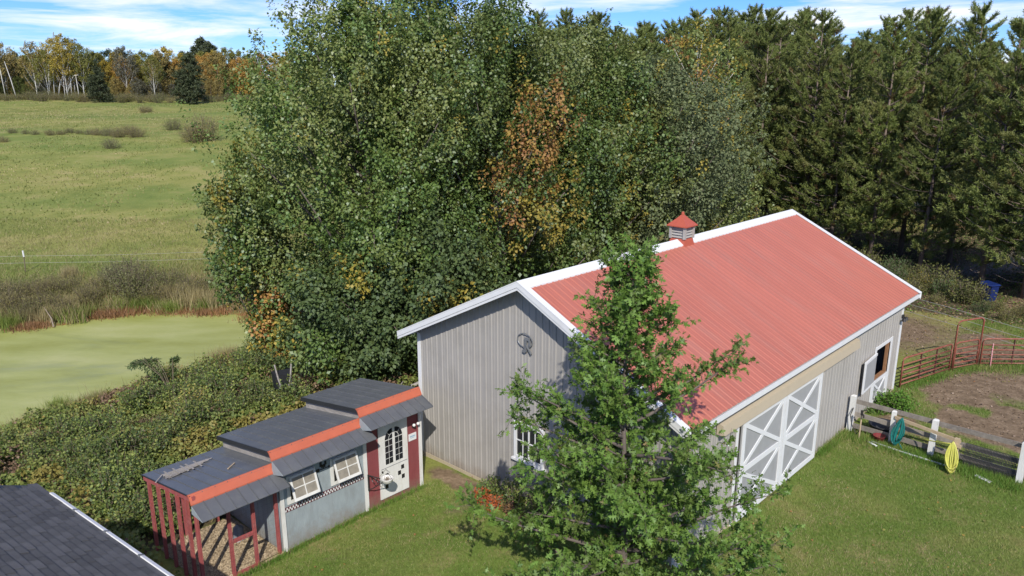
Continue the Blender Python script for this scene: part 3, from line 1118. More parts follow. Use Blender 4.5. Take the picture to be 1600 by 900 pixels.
m.lathe((cu, cv, zt + .34), [(.05, 0), (.045, .07), (0, .1)], 8)
m.build('cupola_roof', M['red_metal'], cup)

# ------------------------------------------------------------------ chicken coop
coop, co = site_thing('chicken_coop', 'stepped three part chicken coop with dark metal roofs, orange trim and open red posted run', 'coop', 0.2, -4.3, -0.3)
UF, UB = 1.45, -1.15
secs = [(-7.52, -5.52, 2.05, 1.58), (-5.62, -3.08, 2.37, 1.91), (-3.18, -1.22, 2.64, 2.21)]     # v0, v1, z at front, z at back


def c_roof_z(i, u):
    zf, zb = secs[i][2], secs[i][3]
    return zb + (zf - zb) * (u - UB) / (UF - UB)


def slab(m, i, u0, u1, v0, v1, lo, hi):
    m.hexa([(u0, v0, c_roof_z(i, u0) + lo), (u1, v0, c_roof_z(i, u1) + lo), (u1, v1, c_roof_z(i, u1) + lo), (u0, v1, c_roof_z(i, u0) + lo)],
           [(u0, v0, c_roof_z(i, u0) + hi), (u1, v0, c_roof_z(i, u1) + hi), (u1, v1, c_roof_z(i, u1) + hi), (u0, v1, c_roof_z(i, u0) + hi)])


for i, (v0, v1, zf, zb) in enumerate(secs):
    npan = [7, 9, 7][i]
    w = (v1 - v0) / npan
    for k in range(npan):
        a, b = v0 + k * w, v0 + (k + 1) * w
        m = MB(co)
        slab(m, i, UB - .12, UF - .03, a + .008, b - .008, -0.03, 0.0)
        slab(m, i, UB - .12, UF - .03, b - .024, b - .008, 0.0, 0.02)
        m.build('roof_panel', M['coop_roof'], coop)
    m = MB(co)
    slab(m, i, UB - .08, UF - .06, v0 + .03, v1 - .03, -0.09, -0.031)
    m.build('roof_deck', M['old_wood'], coop)
    m = MB(co)
    slab(m, i, UB - .12, UF - .03, v0 - .02, v0 + .003, -0.1 if i else -0.012, 0.012)
    m.build('roof_edge', M['coop_black'], coop)
    # orange cap along the front edge
    m = MB(co)
    pr = [(UF - .13, zf + .0), (UF - .05, zf + .03), (UF + .05, zf - .16), (UF + .05, zf - .19), (UF + .02, zf - .19), (UF - .06, zf - .03)]
    lo = [(u, v0 - .03, z) for u, z in pr]
    hi = [(u, v1 + .03, z) for u, z in pr]
    nn = len(pr)
    m.add(lo + hi, [tuple(range(nn)), tuple(range(2 * nn - 1, nn - 1, -1))] + [(k, k + nn, (k + 1) % nn + nn, (k + 1) % nn) for k in range(nn)])
    m.build('orange_cap', M['orange_trim'], coop)
    # awning panels
    na = [8, 10, 8][i]
    w = (v1 - v0 + .04) / na
    for k in range(na):
        a, b = v0 - .02 + k * w, v0 - .02 + (k + 1) * w
        ua, za, ub, zb_ = UF + .045, zf - .185, UF + .52, zf - .375
        m = MB(co)
        m.hexa([(ua, a + .003, za - .015), (ub, a + .003, zb_ - .015), (ub, b - .003, zb_ - .015), (ua, b - .003, za - .015)],
               [(ua, a + .003, za), (ub, a + .003, zb_), (ub, b - .003, zb_), (ua, b - .003, za)])
        m.hexa([(ua, b - .014, za), (ub, b - .014, zb_), (ub, b - .003, zb_), (ua, b - .003, za)],
               [(ua, b - .014, za + .022), (ub, b - .014, zb_ + .022), (ub, b - .003, zb_ + .022), (ua, b - .003, za + .022)])
        m.build('awning_panel', M['coop_roof'], coop)
    # side brackets of the awning
    for vb in (v0 - .012, v1 + .012):
        m = MB(co)
        m.add([(UF + .0, vb - .008, zf - .55 if i else zf - .4), (UF + .5, vb - .008, zf - .395), (UF + .03, vb - .008, zf - .205),
               (UF + .0, vb + .008, zf - .55 if i else zf - .4), (UF + .5, vb + .008, zf - .395), (UF + .03, vb + .008, zf - .205)],
              [(0, 1, 2), (5, 4, 3), (0, 3, 4, 1), (1, 4, 5, 2), (2, 5, 3, 0)])
        m.build('awning_bracket', M['coop_blue'], coop)
# walls
WB = -0.75


def wall(name, mat, u0, u1, v0, v1, z0, z1):
    m = MB(co)
    m.box(u0, u1, v0, v1, z0, z1)
    return m.build(name, M[mat], coop)


wall('front_wall', 'coop_blue', UF - .05, UF, -5.5, -3.1, -0.28, 2.2)
wall('front_wall', 'coop_red', UF - .05, UF, -3.1, -1.25, -0.25, 2.47)
# sloped-top side walls
for (v, i, mat, z0) in ((-5.52, 1, 'coop_blue', -.3), (-3.10, 2, 'old_wood', 1.5), (-1.25, 2, 'white_wood', -.3)):
    m = MB(co)
    if i == 1:
        t = lambda u: c_roof_z(0, u) - 0.1
    else:
        t = lambda u: c_roof_z(i, u) - 0.09
    m.hexa([(UB, v - .02, z0), (UF - .052, v - .02, z0), (UF - .052, v + .02, z0), (UB, v + .02, z0)],
           [(UB, v - .02, t(UB)), (UF - .052, v - .02, t(UF)), (UF - .052, v + .02, t(UF)), (UB, v + .02, t(UB))])
    m.build('side_wall', M[mat], coop)
m = MB(co)
m.hexa([(UB, -5.54, c_roof_z(0, UB) - .05), (UF - .052, -5.54, c_roof_z(0, UF) - .05), (UF - .052, -5.5, c_roof_z(0, UF) - .05), (UB, -5.5, c_roof_z(0, UB) - .05)],
       [(UB, -5.54, c_roof_z(1, UB) - .09), (UF - .052, -5.54, c_roof_z(1, UF) - .09), (UF - .052, -5.5, c_roof_z(1, UF) - .09), (UB, -5.5, c_roof_z(1, UB) - .09)])
m.build('riser_board', M['old_wood'], coop)
for (v0, v1, i) in ((-5.5, -3.1, 1), (-3.1, -1.27, 2)):
    wall('back_wall', 'old_wood', UB - .03, UB + .02, v0, v1, WB, secs[i][3] - .09)
# corner boards
for v, zt_ in ((-5.46, 1.95), (-3.09, 2.2), (-1.27, 2.3)):
    wall('corner_board', 'white_wood', UF + .001, UF + .03, v - .05, v + .05, -0.3, zt_)
wall('sill_board', 'new_wood', UF - .04, UF + .04, -5.5, -1.25, -0.4, -0.26)
# checkered border: separate small squares over a maroon strip
m = MB(co)
m.box(UF + .001, UF + .008, -5.4, -3.15, 0.73, 0.86)
band = m.build('checker_border', M['maroon_print'], coop)
m = MB(co)
nsq = 56
w = 2.25 / nsq
for k in range(nsq):
    for r in range(2):
        if (k + r) % 2 == 0:
            m.box(UF + .008, UF + .0105, -5.4 + k * w, -5.4 + (k + 1) * w, 0.745 + r * .05, 0.795 + r * .05)
m.build('white_square', M['white_print'], band)
# wind vane silhouette
m = MB(co)
m.box(UF + .001, UF + .012, -4.52, -4.16, 1.46, 1.475)
m.box(UF + .002, UF + .013, -4.52, -4.42, 1.43, 1.51)
m.add([(UF + .006, -4.16, 1.43), (UF + .006, -4.08, 1.468), (UF + .006, -4.16, 1.51)], [(0, 1, 2)])
for (a, b, c, d) in ((-4.36, -4.24, 1.5, 1.58), (-4.26, -4.21, 1.55, 1.65), (-4.40, -4.34, 1.54, 1.66), (-4.31, -4.29, 1.47, 1.51)):
    m.box(UF + .001, UF + .011, a, b, c, d)
m.build('wind_vane_cutout', M['black_print'], coop)
# tilting windows
for (v0, v1) in ((-5.32, -4.58), (-4.12, -3.38)):
    z0, z1 = 0.92, 1.64
    m = MB(co)
    for (a, b, c, d) in ((v0, v0 + .09, z0, z1), (v1 - .09, v1, z0, z1), (v0 + .09, v1 - .09, z1 - .08, z1), (v0 + .09, v1 - .09, z0, z0 + .08)):
        m.box(UF + .001, UF + .03, a, b, c, d)
    fr = m.build('window', M['white_wood'], coop)
    m = MB(co)
    m.box(UF + .0015, UF + .006, v0 + .09, v1 - .09, z0 + .08, z1 - .08)
    m.build('shade_panel', M['shade_black'], fr)  # black panel on the uncut wall, painting the darkness behind the sash
    tilt = math.radians(19)

    def tp(v, s, off):          # s measured down the sash from its hinge
        return (UF + .035 + math.sin(tilt) * s + off * math.cos(tilt), v, z1 - .02 - math.cos(tilt) * s + off * math.sin(tilt))

    def tb(m, va, vb, s0, s1, o0, o1):
        m.hexa([tp(va, s1, o0), tp(va, s1, o1), tp(vb, s1, o1), tp(vb, s1, o0)], [tp(va, s0, o0), tp(va, s0, o1), tp(vb, s0, o1), tp(vb, s0, o0)])
    m = MB(co)
    a, b, H = v0 + .06, v1 + .01, .6
    tb(m, a, a + .05, 0, H, 0, .03)
    tb(m, b - .05, b, 0, H, 0, .03)
    tb(m, a + .05, b - .05, 0, .05, 0, .03)
    tb(m, a + .05, b - .05, H - .07, H, 0, .03)
    tb(m, (a + b) / 2 - .011, (a + b) / 2 + .011, .05, H - .07, .008, .026)
    tb(m, a + .05, b - .05, H / 2 - .011, H / 2 + .011, .008, .024)
    m.build('sash', M['white_wood'], fr)
    for (p0, p1, q0, q1) in ((a + .05, (a + b) / 2 - .011, .05, H / 2 - .011), ((a + b) / 2 + .011, b - .05, .05, H / 2 - .011),
                             (a + .05, (a + b) / 2 - .011, H / 2 + .011, H - .07), ((a + b) / 2 + .011, b - .05, H / 2 + .011, H - .07)):
        m = MB(co)
        tb(m, p0, p1, q0, q1, .01, .015)
        m.build('pane', M['beige_pane'], fr)
# door
m = MB(co)
m.box(UF + .001, UF + .035, -2.66, -1.72, -0.08, 2.12)
door = m.build('door', M['white_wood'], coop)
# two arched glazed leaves: each one three rows of panes and a quarter arch on top
for sd, vc in ((-1, -2.2), (1, -2.16)):
    x0, x1 = (vc - .27, vc - .015) if sd < 0 else (vc + .015, vc + .27)
    outer = x0 if sd < 0 else x1
    inner = x1 if sd < 0 else x0
    zb0, zsp = 0.86, 1.55
    R = .255
    nrow = 4
    for r in range(nrow):
        for c in range(2):
            a = x0 + c * (x1 - x0) / 2 + .007
            b = x0 + (c + 1) * (x1 - x0) / 2 - .007
            zz0 = zb0 + r * (zsp - zb0) / nrow + .008
            zz1 = zb0 + (r + 1) * (zsp - zb0) / nrow - .008
            m = MB(co)
            m.box(UF + .0352, UF + .039, a, b, zz0, zz1)
            m.build('pane', M['glass'], door)
    # arch panes: inner wedge and two outer wedges
    for (r0, r1, t0, t1_) in ((0.02, .12, 0.05, math.pi / 2 - .05), (.135, .25, .03, math.pi / 4 - .03), (.135, .25, math.pi / 4 + .03, math.pi / 2 - .03)):
        ring_o = [(r1, t0 + (t1_ - t0) * k / 5) for k in range(6)]
        ring_i = [(r0, t0 + (t1_ - t0) * k / 5) for k in range(5, -1, -1)]
        pts = []
        for rr, tt in ring_o + ring_i:
            pts.append((inner + sd * rr * math.cos(tt), zsp + .01 + rr * math.sin(tt) * 1.15))
        m = MB(co)
        lo = [(UF + .0352, a, z) for a, z in pts]
        hi = [(UF + .039, a, z) for a, z in pts]
        k_ = len(pts)
        m.add(lo + hi, [tuple(range(k_)), tuple(range(k_, 2 * k_))] + [(q, (q + 1) % k_, (q + 1) % k_ + k_, q + k_) for q in range(k_)])
        m.build('pane', M['glass'], door)
for (a, z) in ((-2.44, .56), (-2.33, .42), (-2.46, .24), (-1.92, .62), (-2.03, .48), (-1.91, .34)):
    m = MB(co)
    m.box(UF + .0352, UF + .038, a - .05, a + .05, z - .06, z + .06)
    m.build('painted_square', M['black_print'], door)
m = MB(co)
m.box(UF + .0352, UF + .042, -2.62, -1.76, .775, .785)
m.build('door_seam', M['grey_metal'], door)
m = MB(co)
m.lathe((UF + .06, -2.6, 0.72), [(0, .03), (.02, .02), (.025, 0), (.02, -.02), (0, -.03)], 8)
m.build('door_knob', M['iron'], door)
# lamp and sign right of the door
m = MB(co)
m.box(UF + .001, UF + .03, -1.53, -1.43, 1.6, 1.7)
m.tube([(UF + .03, -1.48, 1.65), (UF + .1, -1.48, 1.62), (UF + .1, -1.48, 1.7)], .012, 6)
lamp = m.build('wall_lamp', M['iron'], coop)
for a in (-1.55, -1.41):
    m = MB(co)
    m.lathe((UF + .12, a, 1.72), [(0, -.04), (.035, -.035), (.045, 0), (.03, .035), (0, .04)], 10)
    m.build('lamp_shade', M['white_trim'], lamp, True)
m = MB(co)
m.box(UF + .001, UF + .015, -1.66, -1.40, 1.24, 1.44)
sg = m.build('sign', M['white_trim'], coop)
m = MB(co)
m.box(UF + .0151, UF + .017, -1.62, -1.44, 1.345, 1.38)
m.box(UF + .0151, UF + .017, -1.60, -1.46, 1.31, 1.325)
m.build('sign_writing', M['blue_print'], sg)
# bracket with a hanging bowl planter
m = MB(co)
bu = UF + .035
m.box(bu, bu + .03, -3.06, -3.03, .36, .82)
arm = [(bu + .02 + .55 * t, -3.03 + .16 * t, .8) for t in (0, .5, 1)]
m.tube(arm, .014, 5)
for q, (rr, cc, zc) in enumerate(((.09, .12, .69), (.07, .27, .71), (.05, .39, .73))):
    m.tube([(bu + .02 + cc + rr * math.cos(t), -3.0 + .16 * cc / .55, zc + rr * math.sin(t)) for t in np.linspace(0, 5.4, 10)], .011, 4)
m.tube([(bu + .02, -3.04, .4), (bu + .15, -3.02, .47), (bu + .33, -2.96, .62), (bu + .55, -2.88, .79)], .013, 5)
m.build('scroll_bracket', M['iron'], coop)
bw_, bo2 = site_thing('planter_bowl', 'round white bowl planter hanging from the iron scroll bracket beside the coop door', 'planter', UF + .6, -2.86, .72)
m = MB(bo2)
m.lathe((UF + .6, -2.86, .72), [(0, 0), (.08, .01), (.14, .06), (.16, .13), (.17, .15), (.15, .15), (.13, .1), (0, .08)], 18)
m.build('bowl', M['white_wood'], bw_, True)
m = MB(bo2)
for k in range(60):
    an, rr = random.random() * 6.28, random.random() * .11
    p = Vector((UF + .6 + rr * math.cos(an), -2.86 + rr * math.sin(an), .8))
    m.tube([p, p + Vector((random.uniform(-.05, .05), random.uniform(-.05, .05), random.uniform(.03, .09)))], [.006, .002], 3)
m.build('dry_stems', M['dry_twig'], bw_)
for k in range(3):
    an = 2.1 * k
    m = MB(bo2)
    m.tube([(UF + .6 + .2 * math.cos(an), -2.86 + .2 * math.sin(an), .91), (UF + .58, -2.87, 1.1), (UF + .55, -2.88, .82 + .3)], .005, 4)
    m.build('hanger_wire', M['iron'], bw_)

# run: posts, rails and openings
def post(u, v, z0, z1, w=.07, mat='red_post', name='post'):
    m = MB(co)
    m.box(u - w / 2, u + w / 2, v - w / 2, v + w / 2, z0, z1)
    return m.build(name, M[mat], coop)


for u in (-1.1, -.56, -.03, .5, 1.0):
    post(u, -7.44, -.85, c_roof_z(0, u) - .16)
post(1.41, -7.44, -.7, 1.93)
for v in (-6.74, -6.17, -5.6):
    post(1.41, v, -.6, 1.93)
for v in (-6.7, -5.9):
    post(-1.12, v, -.9, 1.45)
m = MB(co)
m.hexa([(UB - .1, -7.5, c_roof_z(0, UB - .1) - .15), (UF + .02, -7.5, c_roof_z(0, UF + .02) - .15), (UF + .02, -7.44, c_roof_z(0, UF + .02) - .15), (UB - .1, -7.44, c_roof_z(0, UB - .1) - .15)],
       [(UB - .1, -7.5, c_roof_z(0, UB - .1) - .013), (UF + .02, -7.5, c_roof_z(0, UF + .02) - .013), (UF + .02, -7.44, c_roof_z(0, UF + .02) - .013), (UB - .1, -7.44, c_roof_z(0, UB - .1) - .013)])
m.build('top_rail', M['red_post'], coop)
for nm, a, b in (('gate_rail', (1.41, -6.70, .57), (1.41, -6.21, .57)), ('gate_rail', (1.41, -6.70, -.28), (1.41, -6.21, -.28)), ('head_rail', (1.41, -7.4, 1.86), (1.41, -5.6, 1.86))):
    m = MB(co)
    m.beam(a, b, .04, .09)
    m.build(nm, M['red_post'], coop)
for a, b in (((1.43, -7.5, -.42), (1.43, -5.5, -.33)), ((-1.12, -7.44, -.62), (1.4, -7.46, -.5)), ((1.36, -5.57, -.3), (-1.1, -5.57, -.45))):
    m = MB(co)
    m.beam(a, b, .07, .14)
    m.build('bottom_board', M['new_wood'], coop)
# wire netting on the run, thin welded wires (one part per side)
m = MB(co)
for k in range(20):
    z = -.45 + k * .115
    m.tube([(1.455, -7.44, z), (1.455, -5.6, z)], .001, 3)
for k in range(17):
    v = -7.44 + k * .115
    m.tube([(1.456, v, -.45), (1.456, v, 1.8)], .001, 3)
m.build('wire_netting', M['dark_wire'], coop)
m = MB(co)
for k in range(18):
    z = -.5 + k * .115
    m.tube([(-1.12, -7.485, z), (1.41, -7.485, z)], .001, 3)
for k in range(22):
    u = -1.12 + k * .115
    m.tube([(u, -7.486, -.6), (u, -7.486, c_roof_z(0, u) - .2)], .001, 3)
m.build('wire_netting', M['dark_wire'], coop)
# wood chips on the run's floor
m = MB()
for a_ in range(8):
    for b_ in range(6):
        pp = [W(-1.1 + .315 * a, -7.4 + .307 * b) for a, b in ((a_, b_), (a_ + 1, b_), (a_ + 1, b_ + 1), (a_, b_ + 1))]
        m.quad(*[(p.x, p.y, gz(p.x, p.y) + .035) for p in pp])
flr = m.build('run_floor', solid('chip_floor', (0.3, 0.225, 0.135), 0.95, 0.35, 22, bump=0.8, bscale=35, dirt=(0.16, 0.11, 0.07), dscale=3, damt=0.6))
flr['kind'] = 'structure'
n = 9000
cu_, cv_ = rng.uniform(-1.08, 1.42, n), rng.uniform(-7.4, -5.58, n)
cx, cy = OX + cu_ * GX - cv_ * GY, OY + cu_ * GY + cv_ * GX
fu, fv = (cu_ + 1.1) / 2.52, (cv_ + 7.4) / 1.84
cz_ = ground_z(cx, cy) + .036 + rng.uniform(0.004, .02, n)
a = rng.uniform(0, 6.28, n)
l, w = rng.uniform(.012, .03, n), rng.uniform(.006, .013, n)
dx, dy = np.cos(a) * l, np.sin(a) * l
sx, sy = -np.sin(a) * w, np.cos(a) * w
t1n, t2n = rng.uniform(-.008, .008, n), rng.uniform(-.006, .006, n)
C0 = np.stack([cx, cy, cz_], 1)
D = np.stack([dx, dy, t1n], 1)
Sd = np.stack([sx, sy, t2n], 1)
o = link('wood_chips', cells_mesh('wood_chips', np.stack([C0 - D - Sd, C0 + D - Sd, C0 + D + Sd, C0 - D + Sd], 1), M['chip']))
set_props(o, 'pale wood chips spread over the floor of the run', 'wood chips', kind='stuff')
# feeder inside the run
fd, fo = site_thing('feeder', 'grey metal poultry feeder standing on the wood chips inside the run', 'feeder', .1, -5.95, -.33)
m = MB(fo)
m.lathe((.1, -5.95, -.33), [(0, 0), (.17, .0), (.19, .06), (.13, .07), (.12, .35), (.0, .45)], 14)
m.build('hopper', M['grey_metal'], fd, True)
# weathered trellis lying on the run's roof
tr, to = site_thing('wooden_trellis', 'collapsed weathered wooden trellis lying on the lowest dark coop roof', 'trellis', -.5, -6.7, 1.72)
for k in range(13):
    f_ = k / 12
    a0 = Vector((-.62 + .42 * f_, -7.28 - .05 * f_ + random.uniform(-.04, .04), 0))
    a1 = Vector((-.60 + .1 * f_ + random.uniform(-.02, .02), -6.02 - .32 * (1 - abs(f_ - .2)) * random.uniform(.6, 1.4), 0))
    if k > 9:
        a1 = a0 + (a1 - a0) * random.uniform(.5, .75)
    a0.z = c_roof_z(0, a0.x) + .03 + .006 * (k % 3)
    a1.z = c_roof_z(0, a1.x) + .03 + .006 * (k % 3)
    m = MB(to)
    m.beam(a0, a1, .022, .012)
    m.build('slat', M['old_wood'], tr)
for v in (-7.2, -7.0, -6.82, -6.7, -6.5):
    m = MB(to)
    u0, u1 = -.72, -.2 + (0.05 if v > -6.9 else .0)
    m.beam((u0, v, c_roof_z(0, u0) + .06), (u1, v - .05, c_roof_z(0, u1) + .062), .035, .014)
    m.build('cross_slat', M['old_wood'], tr)
m = MB(to)
m.beam((-.2, -7.6, c_roof_z(0, -.2) + .04), (-.55, -7.32, c_roof_z(0, -.55) + .05), .03, .014)
m.build('slat', M['old_wood'], tr)
st, so = site_thing('wooden_stake', 'short pale wooden stake lying alone on the lowest dark coop roof', 'stake', .6, -6.1, c_roof_z(0, .6) + .02)
m = MB(so)
m.beam((.62, -6.28, c_roof_z(0, .62) + .022), (.38, -6.0, c_roof_z(0, .38) + .022), .03, .018)
m.build('stick', M['new_wood'], st)

# ------------------------------------------------------------------ shingled roof in the near left corner
P0 = Vector((-9.2, 13.29, 3.0))
EA = math.atan2(-2.24, 2.97)
ed = Vector((math.cos(EA), math.sin(EA), 0))
ud = Vector((-math.sin(EA), math.cos(EA), 0)) * -1        # away from the eave, towards the ridge
TAN = .45
shed = world_thing('shingled_shed', 'near corner of a shed roof laid with dark grey shingles', 'shed', (P0.x, P0.y, gz(P0.x, P0.y)))
so_ = Vector(shed.location)


def rp(a, b, h=0.0):
    """Point on the roof: a along the eave, b up the slope (horizontal run), h above it."""
    n = Vector((ud.x * -TAN, ud.y * -TAN, 1)).normalized()
    return P0 + ed * a + ud * b + Vector((0, 0, TAN * b)) + n * h


LEN, RUN = 9.0, 3.2
m = MB(so_)
m.hexa([rp(0, 0, -.16), rp(0, RUN, -.16), rp(LEN, RUN, -.16), rp(LEN, 0, -.16)][::-1], [rp(0, 0, -.02), rp(0, RUN, -.02), rp(LEN, RUN, -.02), rp(LEN, 0, -.02)][::-1])
m.build('roof_deck', M['coop_black'], shed)


def rp2(a, b, h=0.0):
    r = rp(a, RUN, 0)
    return r + ud * b + Vector((0, 0, -TAN * b + h))


m = MB(so_)
m.hexa([rp2(0, 0, -.16), rp2(0, RUN, -.16), rp2(LEN, RUN, -.16), rp2(LEN, 0, -.16)][::-1], [rp2(0, 0, 0), rp2(0, RUN, 0), rp2(LEN, RUN, 0), rp2(LEN, 0, 0)][::-1])
m.build('roof_slope', M['coop_black'], shed)
M['shingle'] = solid('shingle', (0.085, 0.083, 0.082), 0.8, 0.25, 5, bump=0.6, bscale=120, dirt=(0.125, 0.122, 0.118), dscale=1.6, damt=0.6, island=0.35)
# every tab is a piece: 0.30 long, 0.14 showing, each course lapping the one below
sh_mesh = []
for q in range(4):
    hh = (.014, .018, .016, .021)[q]
    ln = (.292, .292, .30, .285)[q]
    n = Vector((ud.x * -TAN, ud.y * -TAN, 1)).normalized()
    eu = (ud + Vector((0, 0, TAN)))
    vs = [Vector((0, 0, 0)) - n * .006, ed * ln - n * .006, ed * ln + eu * .155 - n * .012, eu * .155 - n * .012,
          n * hh, ed * ln + n * hh, ed * ln + eu * .155 + n * .0005, eu * .155 + n * .0005]
    sh_mesh.append(mesh_from('shingle', vs, [(0, 3, 2, 1), (4, 5, 6, 7), (0, 1, 5, 4), (1, 2, 6, 5), (2, 3, 7, 6), (3, 0, 4, 7)], M['shingle']))
rest = MB(so_)
cnt = 0
cand = []
for r in range(int(RUN / .14)):
    off = (r * .137) % .3
    for c in range(-1, int(LEN / .3) + 1):
        a, b = c * .3 + off + random.uniform(-.004, .004), r * .14
        if a < -0.01 or a + .3 > LEN:
            continue
        p = rp(a + .15, b + .07)
        # the picture's lower left corner: keep what the camera can see as pieces
        dcam = p - Vector((0, 0, 10.42))
        cc, ss = math.cos(.257), math.sin(.257)
        dep = dcam.y * cc - dcam.z * ss
        px, py = 800 + 1190 * dcam.x / dep, 450 - 1190 * (dcam.y * ss + dcam.z * cc) / dep
        cand.append((max(0, -20 - px) + max(0, py - 920), a, b))
cand.sort(key=lambda t: t[0])
for k, (far_, a, b) in enumerate(cand):
    if k < 300:
        o = link('shingle', sh_mesh[random.randrange(4)], shed, rp(a, b) - so_)
    else:
        n = Vector((ud.x * -TAN, ud.y * -TAN, 1)).normalized()
        rest.hexa([rp(a, b, -.006), rp(a, b + .155, -.012), rp(a + .292, b + .155, -.012), rp(a + .292, b, -.006)][::-1],
                  [rp(a, b, .011), rp(a, b + .155, .0005), rp(a + .292, b + .155, .0005), rp(a + .292, b, .011)][::-1])
for r in range(int(RUN / .14)):
    for c in range(int(LEN / .3)):
        a, b = c * .3 + (r * .137) % .3, RUN - (r + 1) * .14
        if a + .3 > LEN:
            continue
        rest.hexa([rp2(a, b, .001), rp2(a, b + .14, .001), rp2(a + .292, b + .14, .001), rp2(a + .292, b, .001)][::-1],
                  [rp2(a, b, .004), rp2(a, b + .14, .02), rp2(a + .292, b + .14, .02), rp2(a + .292, b, .004)])
for c in range(int(LEN / .25)):
    a = c * .25
    rest.hexa([rp(a, RUN - .12, .016), rp(a, RUN + .0, .016), rp(a + .27, RUN + .0, .016), rp(a + .27, RUN - .12, .016)][::-1],
              [rp(a, RUN - .12, .022), rp(a, RUN + .0, .03), rp(a + .27, RUN + .0, .026), rp(a + .27, RUN - .12, .02)])
    rest.hexa([rp2(a, .0, .02), rp2(a, .12, .02), rp2(a + .27, .12, .02), rp2(a + .27, .0, .02)][::-1],
              [rp2(a, .0, .034), rp2(a, .12, .03), rp2(a + .27, .12, .028), rp2(a + .27, .0, .03)])
ro = rest.build('shingles', M['shingle'], shed)
ro['kind'] = 'stuff'
m = MB(so_)
a0 = .62
for (h0, h1, d0, d1) in ((.0, .035, -.035, .03), (-.12, -.001, -.03, -.005)):
    m.hexa([rp(a0, d1, h0), rp(a0, d0, h0), rp(LEN, d0, h0), rp(LEN, d1, h0)], [rp(a0, d1, h1), rp(a0, d0, h1), rp(LEN, d0, h1), rp(LEN, d1, h1)])
m.build('drip_edge', M['white_trim'], shed)
for k in range(6):
    m = MB(so_)
    a = 1.6 + k * 1.15
    m.hexa([rp(a, .05, .0), rp(a, -.04, .0), rp(a + .05, -.04, .0), rp(a + .05, .05, .0)], [rp(a, .05, .042), rp(a, -.04, .042), rp(a + .05, -.04, .042), rp(a + .05, .05, .042)])
    m.build('edge_clip', M['grey_metal'], shed)
m = MB(so_)
for a, b, c, d in ((rp(.25, .3), rp(LEN - .2, .3), rp(LEN - .2, 2 * RUN - .3), rp(.25, 2 * RUN - .3)),):
    q = [Vector((p.x, p.y, 2.95)) for p in (a, b, c, d)]
    lo = [Vector((p.x, p.y, -1.3)) for p in q]
    m.hexa(lo[::-1], q[::-1])
m.build('wall', M['siding'], shed)

# ------------------------------------------------------------------ paddock fence and what hangs on it
fen, fo = site_thing('paddock_fence', 'three rail fence of weathered boards on white posts running from the barn wall', 'fence', 11.2, 9.8, 0)


def fpost(u, v, h, mat, w=.15, t=.13, tilt=0.0):
    m = MB(fo)
    m.hexa([(u - w / 2, v - t / 2, -.2), (u + w / 2, v - t / 2, -.2), (u + w / 2, v + t / 2, -.2), (u - w / 2, v + t / 2, -.2)],
           [(u - w / 2 + tilt, v - t / 2, h), (u + w / 2 + tilt, v - t / 2, h), (u + w / 2 + tilt, v + t / 2, h), (u - w / 2 + tilt, v + t / 2, h)])
    m.hexa([(u - w / 2 + tilt, v - t / 2, h), (u + w / 2 + tilt, v - t / 2, h), (u + w / 2 + tilt, v + t / 2, h), (u - w / 2 + tilt, v + t / 2, h)],
           [(u - w / 4 + tilt, v - t / 4, h + .03), (u + w / 4 + tilt, v - t / 4, h + .03), (u + w / 4 + tilt, v + t / 4, h + .03), (u - w / 4 + tilt, v + t / 4, h + .03)])
    return m.build('post', M[mat], fen)


fpost(8.9, 9.89, 1.2, 'white_wood', tilt=.04)
fpost(10.15, 9.86, 1.05, 'white_wood', .12, .1)
fpost(11.26, 9.79, 1.15, 'white_wood', tilt=.03)
fpost(13.5, 9.72, 1.2, 'white_wood')
fpost(15.8, 9.66, 1.2, 'white_wood')
fpost(18.1, 9.6, 1.2, 'white_wood')
xs = [8.95, 11.26, 13.5, 15.8, 18.1]
for k in range(4):
    for z, h in ((1.02, .14), (.58, .14), (.2, .15)):
        u0, u1 = xs[k] + .0, xs[k + 1] - .01
        v0, v1 = 9.96 - .03 * k, 9.93 - .03 * k
        m = MB(fo)
        m.beam((u0, v0, z + random.uniform(-.02, .02)), (u1, v1, z + random.uniform(-.03, .02)), .035, h)
        m.build('rail', M['rail_wood'], fen)
m = MB(fo)
m.beam((10.2, 9.79, .9), (12.05, 9.45, .84), .04, .09)
m.build('front_rail', M['new_wood'], fen)
bp, bpo = site_thing('brown_post', 'short unpainted wooden post with a hook block in front of the fence', 'post', 12.0, 9.2, 0)
m = MB(bpo)
m.box(11.95, 12.07, 9.15, 9.25, -.2, 1.02)
m.build('stake', M['new_wood'], bp)
m = MB(bpo)
m.box(11.9, 12.14, 9.11, 9.15, .78, .88)
m.build('hook_block', M['new_wood'], bp)


def coil(name, label, u, v, ztop, zbot, width, loops, mat, r, tail=None, lean=0.0):
    t, oo = site_thing(name, label, 'hose', u, v, ztop)
    m = MB(oo)
    for k in range(loops):
        zb = zbot + random.uniform(-.03, .12)
        wd = width * random.uniform(.12, 1.0)
        dv = random.uniform(-.05, .05)
        pts = []
        for j in range(18):
            an = 2 * math.pi * j / 18
            zc = (ztop + zb) / 2 + (ztop - zb) / 2 * math.cos(an)
            f_ = (ztop - zc) / (ztop - zb)
            pts.append((u + (wd * (.35 + .65 * math.sin(f_ * math.pi * .75))) * math.sin(an) + lean * f_, v - .09 + dv * f_ - .1 * f_, zc + random.uniform(-.01, .01)))
        m.tube(pts, r, 6, closed=True)
    if tail:
        m.tube(tail, r, 6)
    m.build('coil', M[mat], t, True)
    return t


